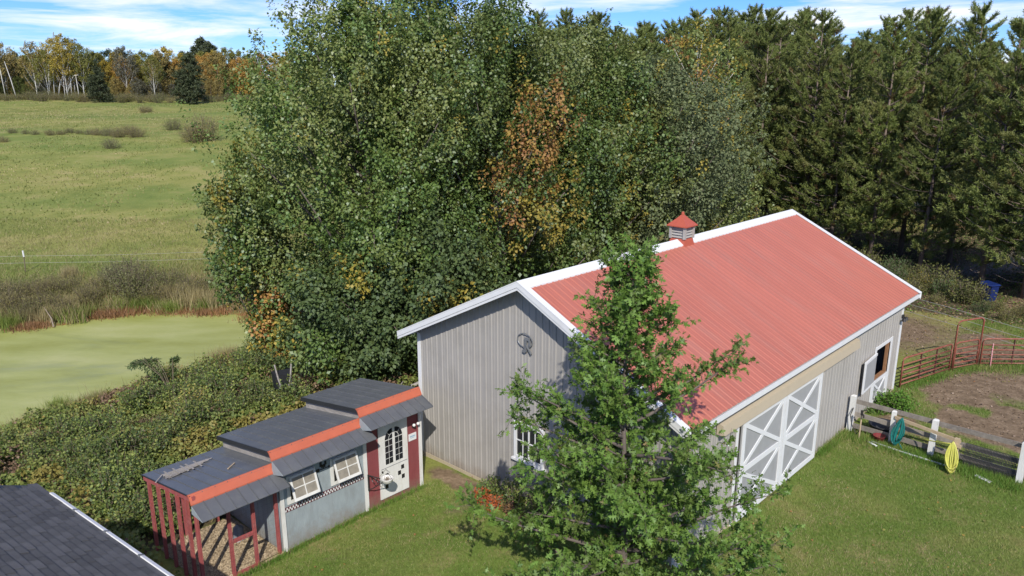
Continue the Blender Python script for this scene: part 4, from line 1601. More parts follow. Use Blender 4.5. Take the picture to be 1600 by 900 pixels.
coil('green_hose', 'teal green garden hose coiled and hung over the fence rail', 10.45, 9.72, 1.0, .12, .2, 16, 'teal', .016,
     [(10.4, 9.6, .3), (10.6, 9.5, .06), (10.9, 9.5, .05), (10.8, 9.4, .04), (10.5, 9.35, .04)], lean=-.1)
coil('yellow_hose', 'bright yellow garden hose coiled on the unpainted post', 11.95, 9.12, .96, .1, .17, 15, 'yellow', .017,
     [(11.9, 9.0, .9), (11.6, 9.3, .72), (11.2, 9.6, .55), (10.9, 9.8, .45)], lean=.06)
# water hydrant by the first post
hy, ho = site_thing('yard_hydrant', 'slim metal yard hydrant with a short hose beside the first white post', 'hydrant', 9.35, 9.5, 0)
m = MB(ho)
m.tube([(9.35, 9.5, -.1), (9.35, 9.5, .82)], .022, 8)
m.build('pipe', M['new_wood'], hy)
m = MB(ho)
m.tube([(9.35, 9.5, .8), (9.35, 9.5, .95)], .04, 8)
m.tube([(9.35, 9.5, .93), (9.5, 9.47, 1.02)], .014, 6)
m.tube([(9.35, 9.5, .86), (9.43, 9.42, .84), (9.44, 9.42, .76)], .022, 6)
m.build('hydrant_head', M['iron'], hy)
m = MB(ho)
m.tube([(9.0, 9.78, .85), (8.95, 9.72, .6), (9.05, 9.68, .3), (9.25, 9.55, .12), (9.34, 9.47, .3)], .014, 6)
m.build('short_hose', M['dark_wire'], hy)
tb, tbo = site_thing('black_tub', 'round black rubber feed tub on the grass behind the first fence section', 'tub', 9.75, 10.4, 0)
m = MB(tbo)
m.lathe((9.75, 10.4, 0), [(0, .02), (.33, 0), (.42, .3), (.44, .32), (.44, .34), (.41, .34), (.39, .3), (.31, .04), (0, .04)], 22)
m.build('shell', M['black_rubber'], tb, True)
rb, rbo = site_thing('red_bucket', 'small dark red bucket under the lowest fence rail', 'bucket', 9.85, 9.75, 0)
m = MB(rbo)
m.lathe((9.85, 9.75, 0), [(0, .01), (.13, 0), (.18, .2), (.19, .21), (.17, .21), (.12, .02), (0, .02)], 16)
m.build('shell', M['bowl_red'], rb, True)
pi_, pio = site_thing('white_pipe', 'long white plastic pipe lying in the grass along the fence', 'pipe', 10.8, 9.35, 0)
m = MB(pio)
m.tube([(9.72, 9.5, .05), (10.6, 9.42, .04), (11.6, 9.36, .05), (12.0, 9.34, .04)], .03, 8)
m.build('tube', M['white_trim'], pi_, True)
pi2, pio2 = site_thing('pipe_offcut', 'short white pipe offcut lying on the grass beside the long white pipe', 'pipe', 9.8, 9.3, 0)
m = MB(pio2)
m.tube([(9.64, 9.42, .05), (9.95, 9.28, .05)], .03, 8)
m.build('tube', M['white_trim'], pi2, True)
wb, wbo = site_thing('white_board', 'bent white board half sunk in the grass before the wire mesh', 'board', 12.75, 9.25, 0)
m = MB(wbo)
m.beam((12.55, 9.33, .05), (12.95, 9.2, .03), .12, .02)
m.build('plank', M['white_wood'], wb)
wp, wpo = site_thing('wire_mesh_panel', 'dark wire mesh panels leaning on the lower fence rails', 'mesh panel', 12.9, 9.8, 0)
for (u0, u1) in ((12.12, 12.78), (12.79, 13.35)):
    m = MB(wpo)
    for k in range(int((u1 - u0) / .035) + 1):
        u = u0 + k * .035
        m.tube([(u, 9.76, .03), (u, 9.84, .68)], .009, 3)
    for z in (.03, .14, .25, .36, .47, .58, .68):
        vz = 9.76 + .1 * (z - .03) / .65
        m.tube([(u0, vz, z), (u1, vz, z)], .01, 3)
    m.build('wire_grid', M['dark_wire'], wp)

# ------------------------------------------------------------------ corral panels and arch gate
def corral(name, label, a, b, mat='rust_pipe', h=1.12, arch=0.0, stays=(0.36, 0.68), left_dark=True):
    """A pipe panel between two (u, v) points."""
    cu0, cv0 = (a[0] + b[0]) / 2, (a[1] + b[1]) / 2
    t, oo = site_thing(name, label, 'gate', cu0, cv0, 0)
    A, B = Vector((a[0], a[1], 0)), Vector((b[0], b[1], 0))
    d = (B - A)
    L_ = d.length
    d.normalize()
    P = lambda s, z: A + d * s + Vector((0, 0, z))
    zs = [.13, .3, .48, .67, .87, h]
    m = MB(oo)
    m.tube([P(0, .0), P(0, h - .12), P(.04, h - .04), P(.12, h), P(L_ - .12, h), P(L_ - .04, h - .04), P(L_, h - .12), P(L_, 0)], .032, 7)
    m.build('frame', M[mat], t, True)
    for z in zs[:-1]:
        m = MB(oo)
        m.tube([P(0, z), P(L_, z)], .026, 6)
        m.build('rail', M[mat], t, True)
    for s in stays:
        m = MB(oo)
        m.beam(P(L_ * s, .1), P(L_ * s, h), .03, .045, (d.y, -d.x, 0))
        m.build('stay', M['dark_pipe'], t)
    if arch:
        m = MB(oo)
        m.tube([P(-.07, 0), P(-.07, arch - .16), P(-.02, arch - .05), P(.1, arch), P(L_ - .1, arch + .0), P(L_ + .02, arch - .05), P(L_ + .07, arch - .16), P(L_ + .07, 0)], .032, 8)
        m.build('arch', M[mat], t, True)
    return t


corral('corral_panel', 'rust red pipe corral panel running from the barn corner to the arched gate', (8.9, 14.75), (9.72, 17.75))
corral('arched_gate', 'rust red pipe walk gate under a tall pipe arch', (9.8, 17.95), (10.32, 19.08), arch=1.98, stays=())
corral('corral_panel', 'rust red pipe corral panel right of the arched gate', (10.42, 19.22), (13.1, 21.65), stays=(.33, .66))
corral('corral_panel', 'rust red pipe corral panel at the right edge beyond the first', (13.15, 21.7), (15.8, 24.1), stays=(.33, .66))
mk, mko = site_thing('striped_stick', 'pink and white flecked stick standing against the corral panel', 'stick', 10.8, 19.45, 0)
m = MB(mko)
m.tube([(10.75, 19.38, 0), (10.72, 19.43, 0.95)], .024, 8)
m.build('stick', solid('pink_fleck', (0.6, 0.25, 0.25), .6, .1, 5, dirt=(.8, .75, .75), dscale=18, damt=1.0), mk)

# electric fence wires on slim posts, behind the corral
ef = world_thing('wire_fence', 'four strand wire fence on thin posts in front of the pines', 'fence', (19.5, 31.5, 0))
eo = Vector(ef.location)
ea, eb = Vector((14.6, 42.0, 0)), Vector((23.4, 21.5, 0))
for z in (.5, .85, 1.2):
    m = MB(eo)
    m.tube([ea.lerp(eb, t) + Vector((0, 0, z - .04 * math.sin(t * 4 * math.pi) ** 2)) for t in np.linspace(0, 1, 17)], .008, 4)
    m.build('wire', M['wire'], ef)
for t in (0, .25, .97):
    m = MB(eo)
    q = ea.lerp(eb, t)
    m.tube([q + Vector((0, 0, -.3)), q + Vector((0, 0, 1.4))], .035, 7)
    m.build('post', M['dark_wire'], ef)

# blue bin beyond the first pines
bn = world_thing('wheeled_bin', 'dark blue wheeled rubbish bin standing among the pines', 'bin', (24.0, 37.0, gz(24.0, 37.0)), .35)
bn.scale = (.88,) * 3
m = MB()
m.hexa([(-.24, -.27, .08), (.24, -.27, .08), (.24, .27, .08), (-.24, .27, .08)], [(-.3, -.35, 1.0), (.3, -.35, 1.0), (.3, .37, 1.0), (-.3, .37, 1.0)])
m.build('bin_body', M['blue_plastic'], bn)
m = MB()
m.hexa([(-.34, -.42, 1.0), (.34, -.42, 1.0), (.34, .4, 1.0), (-.34, .4, 1.0)], [(-.28, -.36, 1.07), (.28, -.36, 1.07), (.28, .38, 1.14), (-.28, .38, 1.14)])
m.tube([(-.28, .42, 1.0), (.28, .42, 1.0)], .025, 6)
m.build('lid', M['blue_plastic'], bn)
for sx_ in (-1, 1):
    m = MB()
    m.tube([(sx_ * .26, .3, .1), (sx_ * .31, .3, .1)], .1, 12)
    m.build('wheel', M['black_rubber'], bn)

# wheelbarrow tipped up behind the coop
wbp = Vector((-7.95, 24.9, 0))
wbp.z = gz(wbp.x, wbp.y) + .5
wr = world_thing('wheelbarrow', 'black wheelbarrow tipped on its nose behind the coop with wooden handles in the air', 'wheelbarrow', wbp, .5)
wr.scale = (.8,) * 3
m = MB()
m.hexa([(-.3, .0, .3), (.3, .0, .3), (.42, .35, .25), (-.42, .35, .25)], [(-.36, -.0, .95), (.36, -.0, .95), (.46, .38, 1.05), (-.46, .38, 1.05)])
m.build('tray', M['black_rubber'], wr)
for s_ in (-1, 1):
    m = MB()
    m.tube([(s_ * .1, -.08, .15), (s_ * .26, -.06, .8), (s_ * .36, .02, 1.45)], [.04, .04, .035], 6)
    m.build('handle', M['old_wood'], wr)
m = MB()
m.tube([(-.05, -.1, .2), (.05, -.1, .2)], .19, 14)
m.build('wheel', M['black_rubber'], wr)
for s_ in (-1, 1):
    m = MB()
    m.tube([(s_ * .22, -.08, .55), (s_ * .28, -.35, .5), (s_ * .2, -.35, .85), (s_ * .24, -.08, .85)], .014, 5)
    m.build('leg', M['grey_metal'], wr)
lg = world_thing('fallen_log', 'bare fallen branch lying in the shade under the maples by the barn corner', 'log', (-4.0, 25.2, gz(-4.0, 25.2)))
m = MB()
m.tube([(-.7, -.3, .25), (-.2, -.1, .42), (.5, .15, .6), (1.3, .4, .95)], [.13, .11, .08, .05], 8)
m.tube([(-.1, -.05, .45), (.1, .3, .7)], [.05, .02], 5)
m.build('branch', M['old_wood'], lg, True)

# ------------------------------------------------------------------ vegetation builders
def unit(a):
    return a / np.maximum(np.linalg.norm(a, axis=-1, keepdims=True), 1e-9)


def leaf_quads(P, T, Nn, l, w):
    """Folded diamond leaves at P, pointing along T, facing Nn."""
    T = unit(T)
    Sd_ = unit(np.cross(T, Nn))
    Nn = np.cross(Sd_, T)
    l = np.asarray(l)[:, None]
    w = np.asarray(w)[:, None]
    a = P
    b = P + T * l * .45 + Sd_ * w * .5 + Nn * w * .12
    c = P + T * l - Nn * l * .12
    d = P + T * l * .45 - Sd_ * w * .5 + Nn * w * .12
    return np.stack([a, b, c, d], 1)


def broadleaf(name, label, cat, loc, height, rad, base=0.6, limbs=26, shoots=26, leaves=26, lsize=.15, seed=1, mats=('maple_green', 'maple_yellow', 'maple_orange', 'maple_light'),
              autumn=(.05, .01), bark='bark', trunk_r=.22, group=None, special=(), ascend=.75, rx=1.0, ry=1.0, lobe=1.0, fill=0, build_trunk=True):
    """A tree: trunk and limbs as tapering tubes, a crown of leaves hung on shoots round each limb's end."""
    r = np.random.default_rng(seed)
    root = world_thing(name, label, cat, loc, 0, group)
    tb_ = MB()
    tb_.tube([(0, 0, -.4), (0.05, 0, height * .25), (-.08, .06, height * .55), (.03, -.05, height * .8)], [trunk_r * 1.25, trunk_r, trunk_r * .42, trunk_r * .08], 8)
    Vs, Ms = [], []
    ga = 2.399963
    for i in range(limbs):
        f = (i + .5) / limbs
        zt = base + (height - base) * (f ** .85)                    # height of the limb's tip
        prof = math.sin(math.pi * min(1, (.16 + .84 * f) ** 1.0)) ** .55 if f > .45 else (.62 + .38 * math.sin(math.pi * (f + .05)))
        prof = max(prof, .12)
        rr = rad * prof * r.uniform(.72, 1.08)
        if f > .93:
            rr *= .5
        an = i * ga + r.uniform(-.35, .35)
        tip = np.array([math.cos(an) * rr * rx, math.sin(an) * rr * ry, zt + r.uniform(-.3, .3)])
        z0 = max(base * .3 + .3, zt - rr * ascend - .8)
        st_ = np.array([0, 0, min(z0, height * .85)])
        mid = (st_ + tip) / 2 + np.array([0, 0, -.12 * rr])
        if build_trunk:
            tb_.tube([st_, mid, tip], [trunk_r * .35 * (1 - .5 * f), trunk_r * .2 * (1 - .4 * f), .015], 5)
        ax = unit((tip - mid)[None])[0]
        # lobe of shoots along the outer part of the limb
        kind_ = 0
        q = r.random()
        if q < autumn[1]:
            kind_ = 2
        elif q < autumn[1] + autumn[0]:
            kind_ = 1
        for (sx0, sx1, sz0, sz1, sy1, kk) in special:
            if sx0 < tip[0] < sx1 and sz0 < tip[2] < sz1 and tip[1] < sy1:
                kind_ = kk
        Rl = lobe * (.5 + .17 * rr) * r.uniform(.8, 1.15)
        n = int(shoots * (.6 + .5 * prof))
        s = r.normal(size=(n, 3))
        s = unit(s) * (r.uniform(.45, 1, (n, 1)) ** .5)
        along = r.uniform(-.9, .35, (n, 1)) * max(rr * .55, .6)
        sp = tip + ax * along + s * np.array([Rl, Rl, Rl * .85])
        sd = unit(s * .7 + ax * .5 + np.array([0, 0, .55]))
        ln = r.uniform(.35, .75, (n, 1)) * (.7 + .3 * lobe)
        k = leaves
        t = r.uniform(-.1, 1.05, (n, k, 1))
        rad_ = (.24 * (1.15 - t * .75))
        rd = unit(r.normal(size=(n, k, 3)))
        P = sp[:, None] + sd[:, None] * t * ln[:, None] + rd * rad_ * (.6 + .4 * lobe)
        T = rd * .9 + np.array([0, 0, -.55]) + sd[:, None] * .25
        Nn = rd * .3 + unit(s * .8 + np.array([0, -.1, .55]) + r.normal(size=(n, 3)) * .3)[:, None] + r.normal(size=(n, k, 3)) * .3
        sz = lsize * r.uniform(.55, 1.3, (n, k))
        Vs.append(leaf_quads(P.reshape(-1, 3), T.reshape(-1, 3), Nn.reshape(-1, 3), sz.reshape(-1), sz.reshape(-1) * .8))
        if kind_ == 0:
            sk = np.where(r.random(n) < autumn[0] * .8, 1, 3 if r.random() < .3 else 0)
        else:
            sk = np.where(r.random(n) < .42, kind_, r.integers(0, kind_ + 1, n))
        Ms.append(np.repeat(sk, k))
    if fill:
        # upright leading shoots that break the outline
        n, k = 46, 54
        zf = base + (height - base) * r.uniform(.45, 1.0, (n, 1))
        env = rad * np.interp((zf - base) / (height - base), [.4, .8, 1.0], [.98, .7, .2])
        an_ = r.uniform(0, 6.28, (n, 1))
        rq = np.where(zf > height * .85, r.random((n, 1)) ** .5, r.uniform(.75, 1.02, (n, 1)))
        sp = np.concatenate([np.cos(an_) * rq * env, np.sin(an_) * rq * env, zf - .2], 1)
        sd = unit(np.concatenate([np.cos(an_) * .3, np.sin(an_) * .3, np.ones((n, 1))], 1))
        t = r.random((n, k, 1))
        rd = unit(r.normal(size=(n, k, 3)) * np.array([1, 1, .5]))
        P = sp[:, None] + sd[:, None] * t * r.uniform(.9, 1.9, (n, 1, 1)) + rd * .26 * (1.1 - t)
        sz = lsize * r.uniform(.7, 1.25, n * k)
        Vs.append(leaf_quads(P.reshape(-1, 3), (rd + np.array([0, 0, -.35])).reshape(-1, 3), (rd * .5 + np.array([0, 0, .7]) + r.normal(size=(n, k, 3)) * .3).reshape(-1, 3), sz, sz * .8))
        Ms.append(np.repeat(np.where(r.random(n) < autumn[0] * 2, 1, r.choice([0, 3], n)), k))
        n = fill
        zf = r.uniform(max(base, .8), height * .93, (n, 1))
        env = np.interp(zf, [base, base + (height - base) * .2, height * .7, height], [rad * .5, rad * .72, rad * .6, rad * .12])
        an_, rq = r.uniform(0, 6.28, (n, 1)), .75 * r.random((n, 1)) ** .5
        sp = np.concatenate([np.cos(an_) * rq * env, np.sin(an_) * rq * env, zf], 1)
        k = leaves
        rd = unit(r.normal(size=(n, k, 3)))
        P = sp[:, None] + rd * r.uniform(.05, .5, (n, k, 1)) + np.array([0, 0, 1]) * r.uniform(-.3, .3, (n, k, 1))
        sz = lsize * 1.3 * r.uniform(.7, 1.25, n * k)
        Vs.append(leaf_quads(P.reshape(-1, 3), (rd + np.array([0, 0, -.5])).reshape(-1, 3), r.normal(size=(n * k, 3)) * .5 + np.array([0, 0, .7]), sz, sz * .8))
        Ms.append(np.zeros(n * k, int))
    V = np.concatenate(Vs)
    Mi = np.concatenate(Ms)
    if build_trunk:
        tb_.build('trunk', M[bark], root, True)
    ck = V[:, 0, 2] > -.2
    V, Mi = V[ck], Mi[ck]
    link('crown', cells_mesh('crown', V, [M[q] for q in mats], Mi), root)
    return root


def pine(name, label, loc, h, rad, seed, base=3.0, tufts=9, needles=15, group=None, mats=('needles', 'needles_dry'), bark='pine_bark', cat='tree', tl=.3, droop=0, tw=.045, wh=.5, sweep=.35,dry=.07):
    r = np.random.default_rng(seed)
    root = world_thing(name, label, cat, loc, 0, group)
    tb_ = MB()
    lean = r.uniform(-.25, .25, 2)
    tb_.tube([(0, 0, -.4), (lean[0] * .3, lean[1] * .3, h * .4), (lean[0], lean[1], h * .97)], [h * .012, h * .0065, .02], 7)
    C, Dr = [], []
    z = .9
    while z < h - .25:
        f = (z - base) / (h - base)
        nb = 5 if f > 0 else 3
        for j in range(nb):
            an = r.uniform(0, 6.28)
            if f <= 0:
                L_ = rad * r.uniform(.25, .6)              # dead lower branches
            else:
                L_ = rad * (min(1, f * 5 + .55)) * (1 - f ** 2.0) ** .8 * r.uniform(.7, 1.12) + .25
                if f > .8:
                    L_ = max(L_, .5 * r.uniform(.7, 1.2))
            o = np.array([lean[0] * z / h, lean[1] * z / h, z])
            up = (sweep + .5 * max(f, 0)) * L_ - droop * L_
            tip = o + np.array([math.cos(an) * L_, math.sin(an) * L_, up * r.uniform(.5, 1.2)])
            mid = (o + tip) / 2 + np.array([0, 0, -.1 * L_])
            tb_.tube([o, mid, tip], [.035 if L_ > 1 else .02, .02, .008], 3)
            if f <= 0:
                if r.random() < .7:
                    continue
            nt_ = max(2, int(tufts * L_ / rad + 1))
            for q in range(nt_):
                s = 1 - (q / nt_) * .75
                side = r.normal(size=3) * .32 * L_ * (1 - s + .25)
                side[2] *= .5
                if f > .78:
                    side *= .35
                C.append(o + (tip - o) * s + side + np.array([0, 0, .04]))
                Dr.append(unit((tip - o + side * 1.2 + np.array([0, 0, (.6 - droop) * L_]))[None])[0])
        z += wh * r.uniform(.8, 1.2)
    for q in range(7):
        C.append(np.array([lean[0], lean[1], h - .16 * q]) + r.normal(size=3) * .05)
        Dr.append(np.array([0, 0, 1.0]))
    C, Dr = np.array(C), np.array(Dr)
    n, k = len(C), needles
    dirs = unit(unit(r.normal(size=(n, k, 3))) + (Dr[:, None] * .75 + np.array([0, 0, .35])) * (1 - droop))
    st_ = C[:, None] + Dr[:, None] * r.uniform(-.3, .14, (n, k, 1)) * (1 if not droop else .5)
    side = unit(np.cross(dirs, r.normal(size=(n, k, 3))))
    l = tl * r.uniform(.75, 1.15, (n, k, 1))
    V = np.stack([st_ - side * tw * .5, st_ + side * tw * .5, st_ + dirs * l + side * tw * .22, st_ + dirs * l - side * tw * .22], 2).reshape(-1, 4, 3)
    Mi = np.repeat((r.random(n) < dry).astype(int), k)
    tb_.build('trunk', M[bark], root, True)
    link('crown', cells_mesh('crown', V, [M[q] for q in mats], Mi), root)
    return root


def shrub(name, label, loc, h, rad, seed, mats, n=900, lsize=.07, stems=16, group=None, cat='shrub', twig='twig', upright=.5):
    r = np.random.default_rng(seed)
    root = world_thing(name, label, cat, loc, r.uniform(0, 6), group)
    m = MB()
    Ps, Ts = [], []
    per = n // stems
    for i in range(stems):
        an, rr = r.uniform(0, 6.28), rad * math.sqrt(r.random())
        hh = h * (1 - .45 * (rr / rad) ** 2) * r.uniform(.7, 1.05)
        tip = np.array([math.cos(an) * rr, math.sin(an) * rr, hh])
        b0 = np.array([math.cos(an) * rr * .35, math.sin(an) * rr * .35, -.1])
        midp = (b0 + tip) / 2 + np.array([0, 0, .1 * h])
        m.tube([b0, midp, tip], [.022, .014, .005], 4)
        for q in range(3):
            s_ = midp + (tip - midp) * r.uniform(0, .7)
            m.tube([s_, s_ + r.normal(size=3) * rad * .2 + np.array([0, 0, h * .12])], [.009, .003], 3)
        t = r.uniform(.2, 1.03, (per, 1))
        Ps.append(b0 + (tip - b0) * t + r.normal(size=(per, 3)) * np.array([.2, .2, .14]) * rad * .8)
        Ts.append(r.normal(size=(per, 3)) + np.array([0, 0, upright]))
    P, T = np.concatenate(Ps), np.concatenate(Ts)
    P[:, 2] = np.maximum(P[:, 2], .02)
    sz = lsize * r.uniform(.6, 1.3, len(P))
    V = leaf_quads(P, T, r.normal(size=P.shape) * .6 + np.array([0, 0, .8]), sz, sz * .65)
    m.build('stems', M[twig], root)
    link('foliage', cells_mesh('foliage', V, [M[q] for q in mats], r.integers(0, len(mats), len(V)) if len(mats) > 1 else None), root)
    return root


def blades(P, h, w, lean, r):
    """Grass blades: narrow triangles bending over."""
    n = len(P)
    an = r.uniform(0, 6.28, n)
    d = np.stack([np.cos(an), np.sin(an), np.zeros(n)], 1)
    s = np.stack([-np.sin(an), np.cos(an), np.zeros(n)], 1)
    an2 = r.uniform(0, 6.28, n)
    ld = np.stack([np.cos(an2), np.sin(an2), np.zeros(n)], 1)
    h = h[:, None]
    tip = P + ld * h * (lean * r.uniform(.2, 1.2, n))[:, None] + np.array([0, 0, 1]) * h
    return np.stack([P - s * w / 2, P + s * w / 2, tip], 1)


def clump(name, label, cat, loc, h, rad, n, seed, mats, w=.02, lean=.5, group=None, plume=False):
    r = np.random.default_rng(seed)
    root = world_thing(name, label, cat, loc, r.uniform(0, 6), group)
    P = np.stack([r.normal(size=n) * rad * .5, r.normal(size=n) * rad * .5, np.full(n, -.05)], 1)
    V = blades(P, h * r.uniform(.5, 1.05, n), w, lean, r)
    link('blades', cells_mesh('blades', V, [M[q] for q in mats], r.integers(0, len(mats), n) if len(mats) > 1 else None), root)['kind'] = 'stuff'
    return root


# ------------------------------------------------------------------ the big maples behind the coop and barn
def gloc(x, y):
    return (x, y, gz(x, y))


broadleaf('maple_tree', 'broad tall green maple behind the coop with drooping low branches', 'tree', gloc(-5.8, 31.0), 14.3, 4.75, base=2.0, limbs=50, shoots=52, fill=340, leaves=40,
          lsize=.122, seed=11, autumn=(.02, .0), trunk_r=.3, rx=.98, lobe=1.05, mats=('maple_green', 'maple_yellow', 'maple_orange', 'maple_light'))
broadleaf('maple_tree', 'tall green maple with a patch of orange and yellow leaves behind the barn gable', 'tree', gloc(-.6, 31.5), 13.6, 4.7, base=.6, limbs=48, shoots=46, fill=340, leaves=40,
          lsize=.122, seed=23, autumn=(.04, .0), trunk_r=.27, special=((.5, 1.9, 7.2, 11.2, 1.6, 2), (2.2, 3.8, 5.6, 7.6, 1.0, 1)))
broadleaf('maple_tree', 'dark green maple with yellowing top between the two large maples', 'tree', gloc(-3.4, 35.5), 15.4, 4.4, base=3, limbs=40, shoots=40, fill=250, leaves=34,
          lsize=.135, seed=31, autumn=(.05, .0), trunk_r=.27)
broadleaf('maple_tree', 'upright green maple behind the barn ridge left of the grey green tree', 'tree', gloc(3.2, 36.0), 12.6, 4.0, base=2, limbs=40, shoots=40, fill=250, leaves=34,
          lsize=.135, seed=37, autumn=(.05, .0), trunk_r=.25)
broadleaf('silver_maple', 'bushy grey green tree spreading behind the far half of the barn roof', 'tree', gloc(7.0, 37.2), 11.4, 4.6, base=1.2, limbs=54, shoots=42, fill=300, leaves=36,
          lsize=.125, seed=41, autumn=(.05, .0), trunk_r=.25, mats=('silver_leaf', 'maple_yellow', 'maple_orange', 'maple_light'))
broadleaf('young_maple', 'slim young light green maple with yellow tips at the left edge of the big maples', 'tree', gloc(-10.6, 30.0), 8.6, 1.4, base=3.2, limbs=24, shoots=24, leaves=24,
          lsize=.14, seed=43, autumn=(.1, .0), trunk_r=.1, lobe=.8)
broadleaf('young_maple', 'low maple with orange and yellow leaves overhanging the pond end', 'tree', gloc(-9.7, 29.6), 3.3, .8, base=.9, limbs=12, shoots=20, leaves=22,
          lsize=.14, seed=47, autumn=(.2, .3), trunk_r=.05, lobe=.6)
broadleaf('dense_bush_tree', 'low dark green bushy tree filling the space between coop roof and maples', 'tree', gloc(-5.9, 27.6), 4.6, 2.6, base=.2, limbs=26, shoots=34, leaves=26,
          lsize=.14, seed=53, autumn=(.04, .0), trunk_r=.12, mats=('maple_dark', 'maple_yellow', 'maple_orange', 'maple_green'), ascend=.4)
broadleaf('dense_bush_tree', 'dark green bushy tree against the barn back corner', 'tree', gloc(-2.9, 27.6), 5.6, 2.6, base=.7, limbs=24, shoots=34, leaves=26,
          lsize=.14, seed=59, autumn=(.03, .0), trunk_r=.12, mats=('maple_dark', 'maple_yellow', 'maple_orange', 'maple_green'), ascend=.4)

# ------------------------------------------------------------------ young oak in the foreground
oak_pos = (2.12, 12.9)
oak = world_thing('oak_tree', 'young pin oak with star shaped leaves in the foreground before the barn', 'tree', (oak_pos[0], oak_pos[1], gz(*oak_pos)))
r = np.random.default_rng(5)
om = MB()
OH = 7.8


def trunk_pt(z):
    return np.array([-.02 + .06 * math.sin(z * .9), .05 * math.sin(z * 1.3 + 1), z])


om.tube([trunk_pt(z) for z in np.linspace(-.3, OH, 15)], list(np.linspace(.085, .01, 15)), 8)
P_, T_ = [], []
nb = 100
for i in range(nb):
    f = (i + .5) / nb
    z0 = .55 + (OH - .9) * f
    an = i * 2.399963 + r.uniform(-.4, .4)
    prof = (1 - f) ** 1.1
    L_ = (.42 + 3.2 * prof) * (r.uniform(.5, 1.12) if f > .3 else r.uniform(.7, 1.1))
    if f < .12:
        L_ *= .9
    up = .18 + .75 * f
    if i in (47, 55, 58):          # a long ascending limb to the right
        an, L_, up = -.12 + .1 * (i - 55), 2.45, .5
    if i in (44, 52, 49):
        an, L_, up = 3.25 + .06 * (i - 49), 2.4, .5
    d = np.array([math.cos(an), math.sin(an), up])
    d /= np.linalg.norm(d)
    b0 = trunk_pt(z0)
    nseg = 5
    pts = [b0]
    dd_ = d.copy()
    for q in range(nseg):
        dd_ = dd_ + r.normal(size=3) * .07 + np.array([0, 0, .03])
        dd_ /= np.linalg.norm(dd_)
        pts.append(pts[-1] + dd_ * L_ / nseg)
    om.tube(pts, list(np.linspace(.012 + .012 * L_, .004, nseg + 1)), 5)
    ns = int((5 + 9 * L_) * (1.45 if f < .4 else 1.05))
    for q in range(ns):
        s = r.uniform(.03, 1.0) ** (1.0 if f < .4 else .75) * nseg
        k = min(int(s), nseg - 1)
        b1 = pts[k] + (pts[k + 1] - pts[k]) * (s - k)
        td = unit((r.normal(size=3) * .75 + dd_ * .75 + np.array([0, 0, .3]))[None])[0]
        tl_ = r.uniform(.15, .5)
        e1 = b1 + td * tl_
        om.tube([b1, e1], [.005, .0025], 3)
        nl = int(r.integers(9, 17))
        t = r.uniform(.15, 1.1, (nl, 1))
        P_.append(b1 + td * tl_ * t + r.normal(size=(nl, 3)) * .03)
        T_.append(unit(r.normal(size=(nl, 3))) + td * .7 + np.array([0, 0, .05]))
om.build('trunk', M['bark'], oak, True)
P_, T_ = np.concatenate(P_), unit(np.concatenate(T_))
nl = len(P_)
sz = r.uniform(.07, .13, nl)
Nn = unit(r.normal(size=(nl, 3)) * .65 + np.array([0, -.15, .8]))
Sd2 = unit(np.cross(T_, Nn))
Nn = np.cross(Sd2, T_)
star = np.array([(0, 0), (.07, .2), (.36, .1), (.1, .34), (.55, .55), (.09, .6), (.2, .86), (0, 1.12), (-.2, .86), (-.09, .6), (-.55, .55), (-.1, .34), (-.36, .1), (-.07, .2)])
V = P_[:, None] + (T_[:, None] * star[None, :, 1:2] + Sd2[:, None] * star[None, :, 0:1] * 1.05 - Nn[:, None] * (np.abs(star[None, :, 0:1]) * .3 + star[None, :, 1:2] ** 2 * .15)) * sz[:, None, None]
Mi = (r.random(nl) < .012).astype(int)
# the 300 leaves nearest the camera are pieces of their own
wp_ = P_ + np.array([oak_pos[0], oak_pos[1], gz(*oak_pos)])
dist = np.linalg.norm(wp_ - np.array([0, 0, 10.42]), axis=1) - 3.0 * (sz - .12) * 10
dist[wp_[:, 2] < 1.6] += 50
order = np.argsort(dist)
single = set(order[:300].tolist())
mask = np.ones(nl, bool)
mask[order[:300]] = False
crown = link('crown', cells_mesh('crown', V[mask], [M['oak_leaf'], M['oak_pale']], Mi[mask]), oak)
crown['kind'] = 'stuff'
sv = np.concatenate([star, -(np.abs(star[:, 0:1]) * .3 + star[:, 1:2] ** 2 * .15)], 1)
lm_ = mesh_from('leaf', [(a * 1.05, b, c) for a, b, c in sv], [tuple(range(14))], M['oak_leaf'])
for k in order[:300]:
    o = link('leaf', lm_, oak)
    mt = Matrix((tuple(Sd2[k] * sz[k]), tuple(T_[k] * sz[k]), tuple(Nn[k] * sz[k]))).transposed().to_4x4()
    mt.translation = Vector(P_[k])
    o.matrix_local = mt
print('oak leaves', nl)
